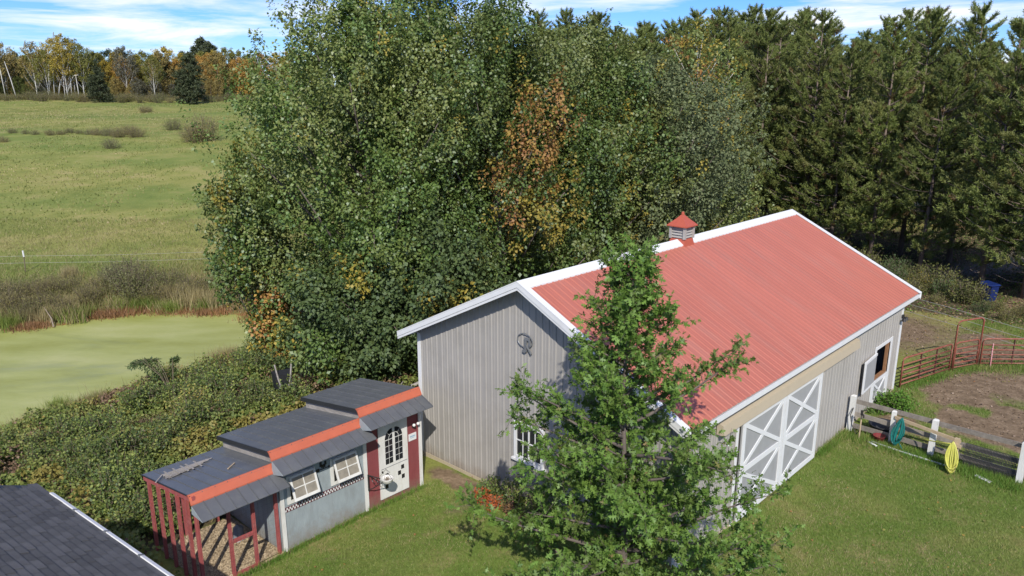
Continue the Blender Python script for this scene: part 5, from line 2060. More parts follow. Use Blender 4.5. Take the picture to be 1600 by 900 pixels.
# orange and gold weeds/saplings in front of the gable
for k, (u, v, h_, rd_, mt_, lb) in enumerate(((3.45, -.9, .5, .24, 'orange_weed', 'bright orange sapling at the foot of the grey gable, leftmost of the row'),
                                             (4.05, -1.0, .5, .26, 'orange_weed', 'red orange sapling beside the gable, second in the row'),
                                             (4.6, -.95, .45, .26, 'rust_weed', 'rusty brown sapling between the orange and golden ones'),
                                             (5.3, -1.2, .5, .3, 'rust_weed', 'rusty sapling partly behind the oak branches'),
                                             (5.95, -1.3, .6, .36, 'golden_shrub', 'golden yellow sapling in front of the oak, lowest in the row'))):
    q = W(u, v)
    shrub('sapling', lb, (q.x, q.y, gz(q.x, q.y)), h_, rd_, 200 + k, (mt_,), n=420, lsize=.065, stems=9, group='autumn coloured saplings by the gable', cat='sapling')
for k, (u, v, h_, rd_) in enumerate(((3.3, -.35, .55, .3), (4.3, -.5, .8, .5), (5.2, -.6, .9, .6))):
    q = W(u, v)
    shrub('green_shrub', 'low green shrub at the foot of the gable behind the oak', (q.x, q.y, gz(q.x, q.y)), h_, rd_, 230 + k, ('maple_dark', 'bramble'), n=900, lsize=.07, stems=14, group='shrubs along the gable')

# ------------------------------------------------------------------ pines
FR = 'tall red pine in the front row of the plantation behind the barn'
protos = []
PG = 'red pines of the plantation behind the barn'
PL = 'tall red pine with tufted needles in the plantation behind the barn'
for q in range(5):
    protos.append(pine('pine_tree', PL, (0, 0, 0), 15.0, 2.45 + .2 * (q % 3), 300 + q, base=1.6 + .5 * (q % 2), tufts=11, needles=40, group=PG, tl=.21, tw=.038, wh=.5, dry=.05))
spots = []
for row in range(8):
    nrow_ = 17
    for c in range(nrow_):
        t = c * 2.9 + (row % 2) * 1.4
        # the front row starts right of the corral and runs back to the left
        bx_, by_ = 28.5 - .33 * t - .006 * t * t, 32.0 + t * .96
        off = row * 3.3
        x, y = bx_ + off * .93 + random.uniform(-.6, .6), by_ + off * .36 + random.uniform(-.6, .6)
        spots.append((x, y, row))
used = 0
for (x, y, row) in spots:
    # the driveway and sunlit clearing stay open
    if row in (2, 3, 4) and y < 62 and x > 21:
        continue
    if row in (1,) and abs((x - 26.5) * .5 - (y - 43.5)) < 1.6 and x > 22:
        continue
    p = protos[used % 5]
    pos = (x, y, gz(x, y))
    sc_ = (10.4 + (88 + random.uniform(-42, 34)) / 1240 * y - pos[2]) / 15.0
    if used < 5:
        p.location = pos
        p.rotation_euler = (0, 0, random.uniform(0, 6.28))
        p.scale = (sc_,) * 3
    else:
        p = copy_thing(p, pos, random.uniform(0, 6.28), sc_)
    p['label'] = FR if row == 0 else PL
    used += 1
for (x, y, sc_) in ((1.8, 50, .94), (5.0, 48, .9), (8.5, 52, .94), (12.0, 56, .93), (10.6, 46.5, .83), (4, 58, .97), (13.5, 49.5, .88)):
    copy_thing(protos[used % 5], gloc(x, y), random.uniform(0, 6.28), sc_)
    used += 1
print('pines', used)
# one half bare birch-like tree among the pine tops
broadleaf('thin_birch', 'thin leafed birch with pale branches between the maples and the pines', 'tree', gloc(10.2, 43.5), 13.6, 2.0, base=7, limbs=22, shoots=16, leaves=20, lsize=.14,
          seed=71, autumn=(.4, .2), trunk_r=.09, bark='birch_bark', lobe=.8)

# undergrowth at the foot of the pines
ug = []
for q, (mats_, lb) in enumerate(((('olive_shrub',), 'loose olive green shrub at the foot of the pines behind the wire fence'), (('golden_shrub', 'olive_shrub'), 'yellow leaved shrub at the foot of the pines behind the wire fence'),
                                 (('maple_dark',), 'dark green shrub at the foot of the pines behind the wire fence'), (('brown_shrub', 'olive_shrub'), 'brownish bare shrub at the foot of the pines behind the wire fence'))):
    ug.append(shrub('understory_shrub', lb, (0, 0, 0), 1.5, 1.0, 400 + q, mats_, n=1300, lsize=.1, stems=22, group='shrubs under the pines'))
k = 0
for t in np.arange(-1.5, 24, 1.5):
    for j in range(2):
        x = 26.6 - .42 * t + random.uniform(-.9, .9) - 1.2 * (1 - j) * .6
        y = 29.2 + t * .98 + random.uniform(-.5, .5) + j * 1.6
        if (abs(x - 24.0) < 1.2 and 33.5 < y < 37.8):
            continue
        p = ug[random.choice((0, 0, 1, 2, 2, 3))] if k >= 4 else ug[k]
        if k < 4:
            p.location = gloc(x, y)
        else:
            copy_thing(p, gloc(x, y), random.uniform(0, 6.28), random.uniform(.6, 1.15))
        k += 1

for t in np.arange(0, 11, 1.5):
    for j in range(2):
        x, y = 24.6 - .52 * t + random.uniform(-.4, .4) + j * 1.1, 30.4 + t + random.uniform(-.4, .4) + j * .7
        copy_thing(ug[random.choice((0, 1, 2, 2, 3))], gloc(x, y), random.uniform(0, 6.28), random.uniform(.35, .62))
# ------------------------------------------------------------------ treeline across the field
def tint(c):
    return c


far_protos = []
for q in range(4):
    far_protos.append(broadleaf('autumn_tree', 'autumn coloured tree in the line across the field', 'tree', (0, 0, 0), 15, 4.6, base=1.5, limbs=26, shoots=26, leaves=12, lsize=.36, seed=500 + q,
                                mats=('far_leaf', 'far_leaf', 'far_leaf', 'far_leaf'), trunk_r=.2, group='autumn trees across the field', lobe=1.0))
far_birch = []
for q in range(3):
    far_birch.append(broadleaf('birch_tree', 'white trunked birch in the line across the field', 'tree', (0, 0, 0), 17, 4.0, base=6.5, limbs=24, shoots=20, leaves=10, lsize=.33, seed=520 + q,
                               mats=('far_leaf', 'far_leaf', 'far_leaf', 'far_leaf'), bark='birch_bark', trunk_r=.15, group='birches across the field', ascend=1.6))
palette = {'green': (.105, .125, .035), 'olive': (.2, .2, .05), 'gold': (.4, .31, .06), 'orange': (.42, .26, .07), 'brown': (.29, .23, .08), 'dark': (.06, .08, .035), 'grey': (.15, .145, .1), 'yell': (.30, .27, .06)}
fl_ = []


def on_line(px, D):
    return (px - 800) / 1190.0 * D * 1.02


cnts = {'b': 0, 't': 0}


def place_far(kind_, px, D, sc_, col, label=None):
    x = on_line(px, D)
    sc_ *= .86
    pr = far_protos if kind_ == 't' else far_birch
    i = cnts[kind_]
    p = pr[i % len(pr)]
    pos = gloc(x, D)
    if i < len(pr):
        p.location = pos
        p.rotation_euler = (0, 0, random.uniform(0, 6.28))
        p.scale = (sc_,) * 3
        for ch in p.children:
            ch.color = (*palette[col], 1)
    else:
        p = copy_thing(p, pos, random.uniform(0, 6.28), sc_, color=palette[col])
    p['label'] = {'t': '%s tree in the line across the field', 'b': 'white trunked birch with %s leaves across the field'}[kind_] % \
        {'green': 'green', 'olive': 'olive green', 'gold': 'golden', 'orange': 'orange', 'brown': 'brownish', 'dark': 'dark green', 'grey': 'greyish', 'yell': 'yellow'}[col]
    cnts[kind_] += 1


for a in ((12, 198, 1.0, 'olive'), (32, 196, .95, 'brown'), (52, 202, .9, 'brown'), (5, 206, 1.05, 'olive'), (95, 196, .9, 'brown'), (112, 194, .78, 'olive'), (128, 198, .98, 'gold'),
          (140, 194, 1.02, 'gold'), (152, 200, .98, 'olive'), (165, 196, .9, 'olive'), (118, 203, .8, 'gold'), (230, 204, .85, 'grey'), (270, 198, .7, 'olive')):
    place_far('b', *a)
for px in np.arange(-60, 430, 13):
    px = px + random.uniform(-5, 5)
    if 62 < px < 84:
        sc_ = .45
    else:
        sc_ = random.uniform(.7, .95)
    col = random.choice(['olive', 'olive', 'green', 'brown', 'gold', 'dark', 'yell', 'orange'])
    if px < 80:
        col = random.choice(['olive', 'dark', 'brown', 'green'])
    if 195 < px < 218:
        col = 'gold'
    if 240 < px < 262:
        col = 'yell'
    if px > 330:
        col = random.choice(['orange', 'gold', 'brown'])
    place_far('t', px, random.uniform(206, 218), sc_ * .95, col)
for px in np.arange(-80, 520, 17):
    place_far('t', px + random.uniform(-6, 6), random.uniform(232, 262), random.uniform(.75, .98) + (.12 if px > 230 else 0), random.choice(['green', 'olive', 'dark', 'gold', 'olive', 'orange'] if px > 230 else ['green', 'dark', 'olive']))
for px in np.arange(-120, 380, 11):
    place_far('t', px + random.uniform(-4, 4), random.uniform(198, 205), random.uniform(.25, .42), random.choice(['grey', 'brown', 'olive', 'dark', 'green']))
for px in np.arange(560, 1700, 34):
    place_far('t', px + random.uniform(-4, 4), random.uniform(200, 235), random.uniform(.7, .95), random.choice(['green', 'olive', 'dark', 'gold']))
sp1 = pine('spruce_tree', 'dark blue green spruce standing on the field before the treeline, smaller left one', (0, 0, 0), 8.5, 2.5, 601, base=.6, tufts=14, needles=12, mats=('spruce', 'spruce'), bark='bark',
           tl=.42, droop=.45, tw=.11, wh=.42, sweep=.2, dry=0)
sp1.location = gloc(on_line(188, 182), 182)
sp1.scale = (.93,) * 3
copy_thing(sp1, gloc(on_line(322, 178), 178), 1.2, 1.3, label='large dark spruce before the orange trees beside the maple, right one of two')
for px, D, s_ in ((64, 238, 1.35), (72, 242, 1.25), (80, 245, 1.3), (88, 240, 1.2), (348, 255, 2.05), (360, 250, 1.85), (228, 225, 1.5)):
    copy_thing(sp1, gloc(on_line(px, D), D), random.random() * 6, s_, label='slim dark spruce rising behind the treeline')
# fallen and leaning white birch stems at the wood's edge
for k, (px, dx, h_, arch_) in enumerate(((113, 8, 12, 0), (120, 6, 10, 0), (125, 22, 8.5, 1), (136, 2, 8, 0), (140, 1, 8.5, 0), (138, 24, 8, 1), (157, -1, 6, 0), (48, -4, 12, 0), (64, -10, 9, 0), (146, 3, 9, 0))):
    D = 194.5
    b0 = Vector(gloc(on_line(px, D), D))
    t = world_thing('leaning_birch', 'leaning white birch stem at the edge of the wood' if not arch_ else 'bent white birch stem arching at the edge of the wood', 'tree', b0, 0, 'white birch stems at the wood edge')
    m = MB()
    ex = dx / 1190.0 * D
    if arch_:
        m.tube([(0, 0, -.3), (ex * .3, 0, h_ * .45), (ex * .65, 0, h_ * .72), (ex, 0, h_ * .74)], [.16, .14, .11, .07], 6)
    else:
        m.tube([(0, 0, -.3), (ex * .45, 0, h_ * .5), (ex, 0, h_)], [.13, .11, .05], 6)
    m.build('trunk', M['birch_bark'], t, True)

# field hedges, tussocks and shrubs on the far bank
fsh = []
for q, (mt_, lb) in enumerate(((('grey_shrub',), 'grey green shrub on the far bank of the pond'), (('brown_shrub',), 'brown twiggy shrub on the far bank of the pond'), (('olive_shrub', 'grey_shrub'), 'olive green shrub on the far bank of the pond'),
                               (('brown_shrub', 'olive_shrub'), 'mixed brown and green shrub on the far bank of the pond'))):
    fsh.append(shrub('bank_shrub', lb, (0, 0, 0), 1.9, 1.5, 700 + q, mt_, n=3600, lsize=.075, stems=50, group='shrubs on the far bank'))
pl = [(0, 205, 458, 1.25), (1, 60, 470, .8), (2, 215, 470, 1.0), (3, 110, 462, .75), (1, 20, 492, .85), (2, 268, 455, .8), (3, 300, 465, .75), (1, 245, 476, .7), (0, 30, 470, .7), (3, 140, 476, .7), (1, 325, 462, .65),
      (0, 185, 448, .8), (3, 75, 490, .75), (1, 290, 476, .6), (2, 345, 462, .7), (3, 165, 460, .7), (1, 85, 455, .55), (3, 235, 448, .7), (0, -30, 488, .9), (1, -20, 470, .9), (3, 10, 478, .8), (2, 40, 500, .6), (1, 100, 497, .65), (0, 400, 470, .9), (2, 440, 480, .9), (3, 380, 455, .9)]


def row_xy(px, row, z=-1.5):
    cc, ss = math.cos(.257), math.sin(.257)
    X, Y = (px - 800) / 1190.0, (450 - row) / 1190.0
    d = Vector((X, cc + Y * ss, -ss + Y * cc))
    for _ in range(12):
        t = (z - 10.42) / d.z
        x, y = d.x * t, d.y * t
        z = .5 * z + .5 * gz(x, y)
    return x, y


seen = set()
for (q, px, row, s_) in pl:
    x, y = row_xy(px, row)
    if q not in seen:
        fsh[q].location = gloc(x, y)
        fsh[q].scale = (s_,) * 3
        seen.add(q)
    else:
        copy_thing(fsh[q], gloc(x, y), random.random() * 6, s_)
for (q, px, row, s_) in ((1, 318, 219, 2.0), (1, 305, 222, 1.4), (0, 168, 212, .8), (1, 185, 214, .9), (1, 212, 214, 1.0), (0, 175, 232, .9), (2, 20, 208, .55), (2, 55, 210, .5), (1, 78, 211, .6), (2, 110, 208, .6),
                         (2, 270, 203, 1.1), (1, 225, 176, .9), (1, 232, 175, .8), (0, 140, 210, .6), (1, 5, 222, .6), (2, 40, 209, .5), (3, 95, 210, .5), (2, 125, 209, .5), (3, 200, 210, .9), (1, 152, 211, .7)):
    x, y = row_xy(px, row, 3)
    copy_thing(fsh[q], (x, y, gz(x, y) - .25), random.random() * 6, s_, label='low bush in the middle of the green field' if row > 200 else 'small dark bush at the far side of the field')
for px in np.arange(-60, 420, 9):
    D = 186 + random.uniform(-4, 6)
    copy_thing(fsh[random.choice((1, 2, 3, 3))], gloc(on_line(px, D), D), random.random() * 6, random.uniform(.7, 1.3), label='low bush in the dark band along the treeline')

# sedge clumps, cattails and rusty weeds at the waterline
cl = []
for q, (mt_, h_, n_, lb) in enumerate(((('reed_green',), .8, 420, 'bright green sedge clump at the edge of the pond'), (('dry_blade',), 1.0, 420, 'dry straw coloured reed clump at the edge of the pond'),
                                       (('rust_weed',), .35, 500, 'low rusty red weed clump at the edge of the pond'), (('dry_blade', 'reed_green'), .8, 420, 'half dry sedge clump at the edge of the pond'))):
    cl.append(clump('sedge_clump', lb, 'sedge', (0, 0, 0), h_, .55, n_, 800 + q, mt_, w=.035, lean=.55 if q != 1 else .3, group='sedge clumps round the pond'))
shore = [(2, 150, 493, 1.3), (2, 175, 492, 1.3), (2, 200, 491, 1.4), (2, 225, 489, 1.4), (0, 215, 482, 1.0), (0, 235, 480, 1.1), (3, 185, 484, 1.1), (1, 110, 486, 1.1), (3, 95, 498, 1.2), (3, 115, 500, 1.3), (0, 130, 495, .9), (1, 80, 500, 1.0),
         (0, 15, 512, 1.1), (2, 35, 514, 1.2), (2, 60, 511, 1.2), (1, 45, 502, 1.0), (0, 270, 490, 1.0), (1, 300, 480, 1.3), (1, 290, 468, 1.2), (1, 310, 472, 1.2), (2, 260, 494, 1.2), (2, 290, 491, 1.2), (2, 320, 489, 1.2), (1, 345, 478, 1.3),
         (0, 325, 482, 1.0), (2, 345, 487, 1.2), (1, 355, 470, 1.2), (3, 20, 500, 1.1), (1, 140, 470, 1.0), (1, 160, 452, 1.0), (1, 200, 437, 1.1), (1, 110, 432, .9), (1, 265, 470, 1.2), (3, 255, 484, 1.0), (2, 400, 500, 1.5), (2, 430, 505, 1.6), (2, 450, 498, 1.5),
         (2, 410, 560, 1.0), (3, 425, 550, .9), (0, 92, 640, .75), (3, 75, 655, .7), (2, 100, 655, .9), (1, 50, 668, .7), (2, 60, 672, .9), (3, 20, 685, .8), (2, 35, 690, .8), (3, 130, 636, .7), (3, 150, 632, .8), (2, 170, 630, .8), (1, 160, 628, .6), (3, 255, 600, .7), (1, 270, 592, .8), (3, 325, 580, .8),
         (1, 340, 575, 1.0), (3, 300, 590, .8), (1, 230, 612, .7), (0, 350, 570, .8), (3, 380, 562, .8), (1, 410, 555, .8), (3, 5, 700, .9), (1, 360, 565, .9), (3, 115, 645, .7), (3, 205, 622, .7)]
seen = set()
for (q, px, row, s_) in shore:
    x, y = row_xy(px, row)
    z = gz(x, y)
    if q not in seen:
        cl[q].location = (x, y, max(z, -1.8))
        cl[q].scale = (s_,) * 3
        seen.add(q)
    else:
        copy_thing(cl[q], (x, y, max(z, -1.8)), random.random() * 6, s_)
# leaning cut stem by the pond, small electric fence on the far bank
fx, fy = row_xy(82, 508)
t = world_thing('dead_stem', 'pale dead stem leaning out over the far edge of the pond', 'stem', (fx, fy, -1.75))
m = MB()
m.tube([(.3, -.4, 0), (0, 0, .35), (-.5, .3, .9)], [.04, .03, .012], 6)
m.build('stem', M['dry_twig'], t)
x, y = row_xy(40, 425)
x2, y2 = row_xy(330, 418)
t = world_thing('field_fence', 'thin two wire fence with a white topped post on the far bank', 'fence', gloc(x, y))
o0 = Vector(t.location)
m = MB(o0)
q = Vector(gloc(x, y))
m.tube([q, q + Vector((.05, 0, 1.0))], .035, 6)
m.build('post', M['twig'], t)
m = MB(o0)
m.tube([q + Vector((.05, 0, 1.0)), q + Vector((.04, 0, 1.4))], .05, 6)
m.build('post_cap', M['white_trim'], t)
q2 = Vector(gloc(x2, y2))
q0 = q - (q2 - q) * .4
for z in (.6, 1.05):
    m = MB(o0)
    m.tube([q0 + Vector((0, 0, z)), q + Vector((0, 0, z)), q.lerp(q2, .5) + Vector((0, 0, z - .06)), q2 + Vector((0, 0, z))], .006, 4)
    m.build('wire', M['wire'], t)

# sumac-like sapling with arching compound leaves by the near shore
sx_, sy_ = row_xy(272, 622)
t = world_thing('arching_sapling', 'young sapling with arching dark compound leaves reaching over the near shore', 'sapling', gloc(sx_, sy_))
m = MB()
Pq, Tq, Nq = [], [], []
rr_ = np.random.default_rng(77)
for k in range(9):
    an = 2.2 + rr_.uniform(-1.1, 1.1) if k < 6 else rr_.uniform(0, 6.28)
    L_ = rr_.uniform(.9, 1.7)
    d = np.array([math.cos(an), math.sin(an) * .4, 0])
    pts = [np.array([0, 0, 0.0]), d * L_ * .35 + np.array([0, 0, .95]), d * L_ * .8 + np.array([0, 0, 1.5]), d * L_ * 1.15 + np.array([0, 0, 1.45])]
    m.tube(pts, [.02, .015, .01, .004], 4)
    for s in np.linspace(.35, 1, 15):
        q = s * 3
        kk = min(int(q), 2)
        b1 = pts[kk] + (pts[kk + 1] - pts[kk]) * (q - kk)
        for sd in (-1, 1):
            fr = np.cross(d, [0, 0, 1]) * sd + d * .3 + np.array([0, 0, -.35])
            for j in range(4):
                Pq.append(b1 + fr * .07 * j)
                Tq.append(fr + rr_.normal(size=3) * .4)
                Nq.append(np.array([0, 0, 1]) + rr_.normal(size=3) * .3)
m.build('stems', M['twig'], t)
Pq, Tq, Nq = np.array(Pq), np.array(Tq), np.array(Nq)
link('foliage', cells_mesh('foliage', leaf_quads(Pq, Tq, Nq, rr_.uniform(.1, .17, len(Pq)), rr_.uniform(.04, .07, len(Pq))), M['maple_dark']), t)

# bright weeds by the half door and along fence
q = W(9.45, 12.6)
shrub('leafy_weed', 'bright green leafy weed clump below the half door', (q.x, q.y, 0), .62, .62, 820, ('weed_green',), n=2600, lsize=.085, stems=30, cat='weed', twig='reed' if False else 'twig')
q = W(9.1, 11.9)
shrub('leafy_weed', 'smaller bright green weed clump in front of the half door step', (q.x, q.y, 0), .3, .35, 821, ('weed_green',), n=700, lsize=.06, stems=14, cat='weed')
sh = shrub('shore_shrub', 'leafy green shrub in the brambles of the near bank', gloc(*row_xy(330, 620)), 1.55, .95, 830, ('bramble', 'maple_dark'), n=3400, lsize=.1, stems=34, group='shrubs in the near bank thicket')
for (px, row, s_) in ((290, 640, .8), (385, 605, .9), (410, 640, .8), (240, 640, .7), (360, 660, .7), (440, 585, .9), (480, 600, .9), (150, 760, .7), (190, 800, .9), (250, 690, .6), (420, 565, .9), (215, 780, .8), (560, 590, .8), (220, 830, .7), (60, 720, .7), (110, 700, .8), (170, 700, .9), (200, 740, 1.0), (260, 720, .8), (300, 690, .9), (350, 640, 1.0), (420, 600, 1.0), (130, 740, .8), (60, 735, .6), (180, 770, .8), (230, 650, .9), (320, 665, .7), (400, 575, .9), (455, 640, .8), (10, 720, .7)):
    copy_thing(sh, gloc(*row_xy(px, row)), random.random() * 6, s_)
sh = shrub('shore_shrub', 'yellow green shrub in the brambles of the near bank', gloc(*row_xy(300, 660)), 1.3, .8, 831, ('bramble', 'bramble_yellow'), n=2000, lsize=.085, stems=30, group='shrubs in the near bank thicket')
for (px, row, s_) in ((270, 600, .7), (180, 735, .6), (350, 590, .8), (205, 700, .6), (310, 700, .6), (440, 620, .7)):
    copy_thing(sh, gloc(*row_xy(px, row)), random.random() * 6, s_)
sh = shrub('shore_shrub', 'brown dying shrub in the brambles of the near bank', gloc(*row_xy(335, 650)), .7, .9, 832, ('bramble_brown',), n=1300, lsize=.07, stems=34, group='shrubs in the near bank thicket')
for (px, row, s_) in ((130, 690, .7), (310, 610, .9), (230, 670, .6), (395, 590, .9), (100, 720, .6)):
    copy_thing(sh, gloc(*row_xy(px, row)), random.random() * 6, s_)

# ------------------------------------------------------------------ ground cover (uncountable)
r = np.random.default_rng(99)


def in_barn(u, v, pad=.05):
    return (u > -pad) & (u < BW + pad) & (v > -pad) & (v < BL + pad)


def in_coop(u, v, pad=.03):
    return (u > UB - .1) & (u < UF + pad) & (v > -7.5) & (v < -1.22)


def scatter(n, x0, x1, y0, y1, keep):
    x, y = r.uniform(x0, x1, n), r.uniform(y0, y1, n)
    k = keep(x, y)
    x, y = x[k], y[k]
    return np.stack([x, y, ground_z(x, y)], 1)


# bramble thicket on the near bank
def keep_bank(x, y):
    u, v = uv_np(x, y)
    return (bank_amt(x, y) > .4) & (pond_d(x, y) > .15) & ~in_barn(u, v, .2) & ~in_coop(u, v, .1) & (x < 0) & ~((u > UB - .5) & (u < UF + .6) & (v > -8.0) & (v < -7.4)) & (u > -30)


P = scatter(400000, -27, 1, 8, 37.5, keep_bank)
# thin out with distance so that nearer growth is denser
P = P[r.random(len(P)) < np.clip(26.0 / np.hypot(P[:, 0], P[:, 1]) - .18, .3, 1)]
mound = .1 + 1.5 * fbm(P[:, 0] * .7, P[:, 1] * .7, 31, 4) ** 2.0 + .35 * np.abs(fbm(P[:, 0] * 1.7, P[:, 1] * 1.7, 35, 3) - .5) * 2
dpn = pond_d(P[:, 0], P[:, 1])
mound = mound * (.35 + .65 * sstep(dpn, .2, 3.0))
P[:, 2] += mound * (1 - .55 * r.random(len(P)) ** 2.0)
pat = fbm(P[:, 0] * .7, P[:, 1] * .7, 61, 4) + r.normal(size=len(P)) * .03
pat2 = fbm(P[:, 0] * .9, P[:, 1] * .9, 71, 4)
mi = np.where(r.random(len(P)) < .06, 1, 0)
mi = np.where((pat > .63), 1, mi)
mi = np.where((pat2 > .61) | (r.random(len(P)) < .05) | ((dpn < 1.6) & (r.random(len(P)) < .45)), 2, mi)
kp = ~((mi == 2) & (r.random(len(P)) < .35))
P, mi = P[kp], mi[kp]
n = len(P)
sz = np.where(mi == 2, .8, 1) * r.uniform(.06, .14, n)
V = leaf_quads(P, r.normal(size=(n, 3)) + np.array([0, -.2, 0]), r.normal(size=(n, 3)) * .5 + np.array([0, -.15, .9]), sz, sz * .85)
o = link('bramble_thicket', cells_mesh('bramble_thicket', V, [M['bramble'], M['bramble_yellow'], M['bramble_brown']], mi))
set_props(o, 'tangled green and brown brambles covering the near bank of the pond', 'brambles', kind='stuff')
print('bramble', n)
# long stalks and dry grass in the thicket and by the water
P = scatter(30000, -27, 1, 8, 37.5, lambda x, y: keep_bank(x, y) & ((pond_d(x, y) < 2.6) | (fbm(x * .6, y * .6, 81, 3) > .58)))
V = blades(P, r.uniform(.3, .85, len(P)), .016, .6, r)
o = link('dry_grass', cells_mesh('dry_grass', V, [M['dry_blade'], M['reed_green'], M['bramble_brown']], r.choice([0, 0, 1, 2, 2], len(V))))
set_props(o, 'dry tall grass along the near edge of the pond', 'grass', kind='stuff')


# lawn
def keep_lawn(x, y):
    u, v = uv_np(x, y)
    d = dirt_amt(x, y) + (fbm(x * 1.4, y * 1.4, 91, 3) - .5) * .5
    return (v < 10.3) & (u > 1.5) & ~in_barn(u, v) & ~in_coop(u, v) & (d < .5) & (y < 30) & (np.hypot(x - oak_pos[0], y - oak_pos[1]) > .3)


P = scatter(560000, -7, 17, 10.5, 26, keep_lawn)
P = P[r.random(len(P)) < np.where(P[:, 0] > 9.8 + (P[:, 1] - 20), 1.0, .85)]
print('lawn', len(P))
V = blades(P, r.uniform(.025, .075, len(P)), .011, .9, r)
mi = np.where(r.random(len(P)) < .07 + .25 * (fbm(P[:, 0] * .8, P[:, 1] * .8, 95, 3) > .58), 1, 0)
o = link('lawn_grass', cells_mesh('lawn_grass', V, [M['grass_blade'], M['dry_blade']], mi))
set_props(o, 'mown green lawn with dry patches between coop, barn and fence', 'grass', kind='stuff')


# rough grass in the corral, taller against the fences and walls
def keep_cor(x, y):
    u, v = uv_np(x, y)
    d = dirt_amt(x, y) + (fbm(x * 1.4, y * 1.4, 91, 3) - .5) * .5
    return (v > 9.7) & (u > 8.8) & ~in_barn(u, v) & (d < .42) & (y < 46)


P = scatter(230000, 9, 30, 17, 44, keep_cor)
V = blades(P, r.uniform(.03, .13, len(P)), .016, .9, r)
mi = np.where(r.random(len(P)) < .22 + .4 * (fbm(P[:, 0] * .7, P[:, 1] * .7, 96, 3) > .55), 1, 0)
o = link('paddock_grass', cells_mesh('paddock_grass', V, [M['grass_blade'], M['dry_blade']], mi))
set_props(o, 'patchy trampled grass inside the paddock', 'grass', kind='stuff')
edge = []
for (u0, v0, u1, v1, n_, sp_) in ((8.85, 9.55, 13.6, 9.45, 9000, .22), (8.85, 7.6, 8.85, 9.6, 1800, .15), (1.5, -5.4, 1.5, -1.3, 1500, .08), (9.0, 14.9, 9.75, 17.8, 2600, .3), (10.4, 19.1, 15.0, 23.4, 9000, .45), (9.9, 18, 10.4, 19, 1200, .25), (1.5, -7.5, 1.5, -5.5, 700, .1)):
    t = r.random(n_)
    u = u0 + (u1 - u0) * t + r.normal(size=n_) * sp_ * .5 + (sp_ * .3 if u0 > 8.7 else .1)
    v = v0 + (v1 - v0) * t + r.normal(size=n_) * sp_
    edge.append(np.stack([OX + u * GX - v * GY, OY + u * GY + v * GX], 1))
E_ = np.concatenate(edge)
P = np.stack([E_[:, 0], E_[:, 1], ground_z(E_[:, 0], E_[:, 1])], 1)
V = blades(P, r.uniform(.06, .2, len(P)), .013, .7, r)
o = link('edge_grass', cells_mesh('edge_grass', V, [M['weed_green'], M['grass_blade']], r.integers(0, 2, len(V))))
set_props(o, 'longer bright grass growing along fences and walls', 'grass', kind='stuff')
# clods, dung crumbs and fallen leaves on the bare soil
P = scatter(26000, 9, 30, 17, 44, lambda x, y: (dirt_amt(x, y) > .35) & ~in_barn(*uv_np(x, y)))
n = len(P)
P[:, 2] += .012
sz = r.uniform(.02, .09, n)
V = leaf_quads(P, r.normal(size=(n, 3)) * np.array([1, 1, .35]), r.normal(size=(n, 3)) * .6 + np.array([0, 0, .8]), sz, sz * .9)
o = link('soil_clods', cells_mesh('soil_clods', V, [M['clod']]))
set_props(o, 'loose clods on the bare soil of the paddock', 'soil', kind='stuff')
P = np.concatenate([scatter(700, -5, 16, 12, 24, keep_lawn), scatter(1500, 15, 27, 26, 40, lambda x, y: ~in_barn(*uv_np(x, y)))])
n = len(P)
P[:, 2] += .05
sz = r.uniform(.04, .08, n)
V = leaf_quads(P, r.normal(size=(n, 3)) * np.array([1, 1, .2]), r.normal(size=(n, 3)) * .3 + np.array([0, 0, 1]), sz, sz * .8)
o = link('fallen_leaves', cells_mesh('fallen_leaves', V, [M['oak_pale'], M['bramble_yellow'], M['maple_orange']], r.integers(0, 3, n)))
set_props(o, 'scattered fallen leaves on lawn and paddock', 'leaves', kind='stuff')


P = scatter(60000, 14, 40, 30, 62, lambda x, y: (bank_amt(x, y) > .2) & (x > 8))
n = len(P)
P[:, 2] += r.uniform(.01, .06, n)
sz = r.uniform(.05, .13, n)
V = leaf_quads(P, r.normal(size=(n, 3)) * np.array([1, 1, .3]), r.normal(size=(n, 3)) * .5 + np.array([0, 0, .8]), sz, sz * .8)
o = link('leaf_litter', cells_mesh('leaf_litter', V, [M['bramble_brown'], M['olive_shrub'], M['dry_blade'], M['weed_green']], r.choice([0, 0, 1, 1, 2, 3], n)))
set_props(o, 'brown leaf litter and low weeds on the ground under the pines', 'leaf litter', kind='stuff')
# field grass: taller and drier near the pond, tussocks farther off
def keep_field(x, y):
    return (pond_d(x, y) > .3) & (y > 36) & (x < -2)


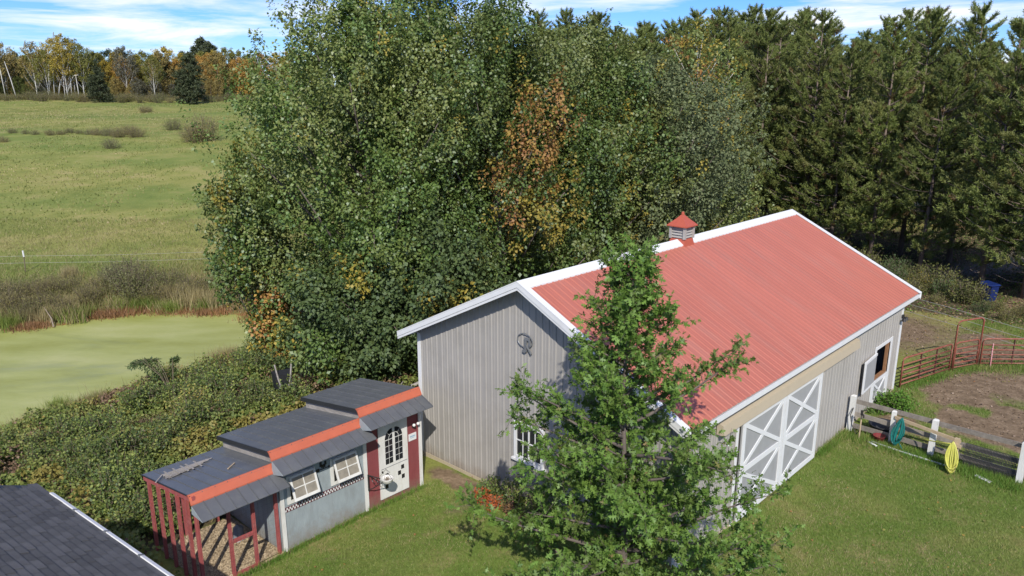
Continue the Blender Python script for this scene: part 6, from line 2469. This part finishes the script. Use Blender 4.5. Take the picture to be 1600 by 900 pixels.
P = scatter(150000, -48, -4, 37, 62, keep_field)
dn = pond_d(P[:, 0], P[:, 1])
w_ = sstep(dn, 13, 2)
P = P[r.random(len(P)) < .35 + .65 * w_]
dn = pond_d(P[:, 0], P[:, 1])
w_ = sstep(dn, 11, 1)
V = blades(P, r.uniform(.08, .25, len(P)) + w_ * r.uniform(.1, .6, len(P)), .035, .8, r)
mi = np.where(r.random(len(P)) < .18 + .4 * w_ + .35 * (fbm(P[:, 0] * .35, P[:, 1] * .35, 97, 3) > .56), 1, 0)
mi = np.where((mi == 1) & (r.random(len(P)) < .25 * w_), 2, mi)
o = link('meadow_grass', cells_mesh('meadow_grass', V, [M['field_blade'], M['dry_blade'], M['rust_weed']], mi))
set_props(o, 'rough dry meadow grass on the far bank of the pond', 'grass', kind='stuff')
P = scatter(90000, -130, 5, 60, 190, lambda x, y: (x > -.72 * y - 6) & (x < -.2 * y + 4) & (fbm(x * .12, y * .12, 98, 4) > .42))
V = blades(P, r.uniform(.06, .22, len(P)), .14, .8, r)
mi = np.where(r.random(len(P)) < .04 + .3 * (fbm(P[:, 0] * .05, P[:, 1] * .05, 99, 3) > .58), 1, 0)
o = link('field_grass', cells_mesh('field_grass', V, [M['field_blade'], M['dry_blade']], mi))
set_props(o, 'grazed green and straw coloured grass of the wide field', 'grass', kind='stuff')
print('total faces', sum(len(me.polygons) for me in bpy.data.meshes))

# ------------------------------------------------------------------ labels: tell alike things apart by their order in view
ORD = ['first', 'second', 'third', 'fourth', 'fifth', 'sixth', 'seventh', 'eighth', 'ninth', 'tenth', 'eleventh', 'twelfth', 'thirteenth', 'fourteenth', 'fifteenth', 'sixteenth',
       'seventeenth', 'eighteenth', 'nineteenth', 'twentieth']


def px_of(o):
    x, y, z = o.location
    cc, ss = math.cos(.257), math.sin(.257)
    z -= 10.42
    d = y * cc - z * ss
    return 800 + 1190 * x / d if d > 1 else -999, 450 - 1190 * (y * ss + z * cc) / max(d, 1)


same = {}
for o in COL.objects:
    if o.parent is None and 'category' in o.keys():
        same.setdefault(o['label'], []).append(o)
for lb, obs in same.items():
    if len(obs) < 2:
        continue
    ins = sorted([o for o in obs if -20 < px_of(o)[0] < 1620 and px_of(o)[1] < 930], key=lambda o: px_of(o)[0])
    if lb == PL or len(ins) > 60:
        continue
    for i, o in enumerate(ins):
        if len(ins) == 1:
            break
        if i > 19 and len(ins) - 1 - i > 19:
            continue
        w_ = ORD[i] + ' from the left' if i < len(ins) / 2 or len(ins) - 1 - i > 19 else (ORD[len(ins) - 1 - i] + ' from the right')
        w_ = w_.replace('first from the', 'nearest the').replace('nearest the left', 'leftmost').replace('nearest the right', 'rightmost')
        if i > 19 and len(ins) - 1 - i > 19:
            continue
        words = lb.split()
        o['label'] = ' '.join(words[:12]) + ', ' + w_
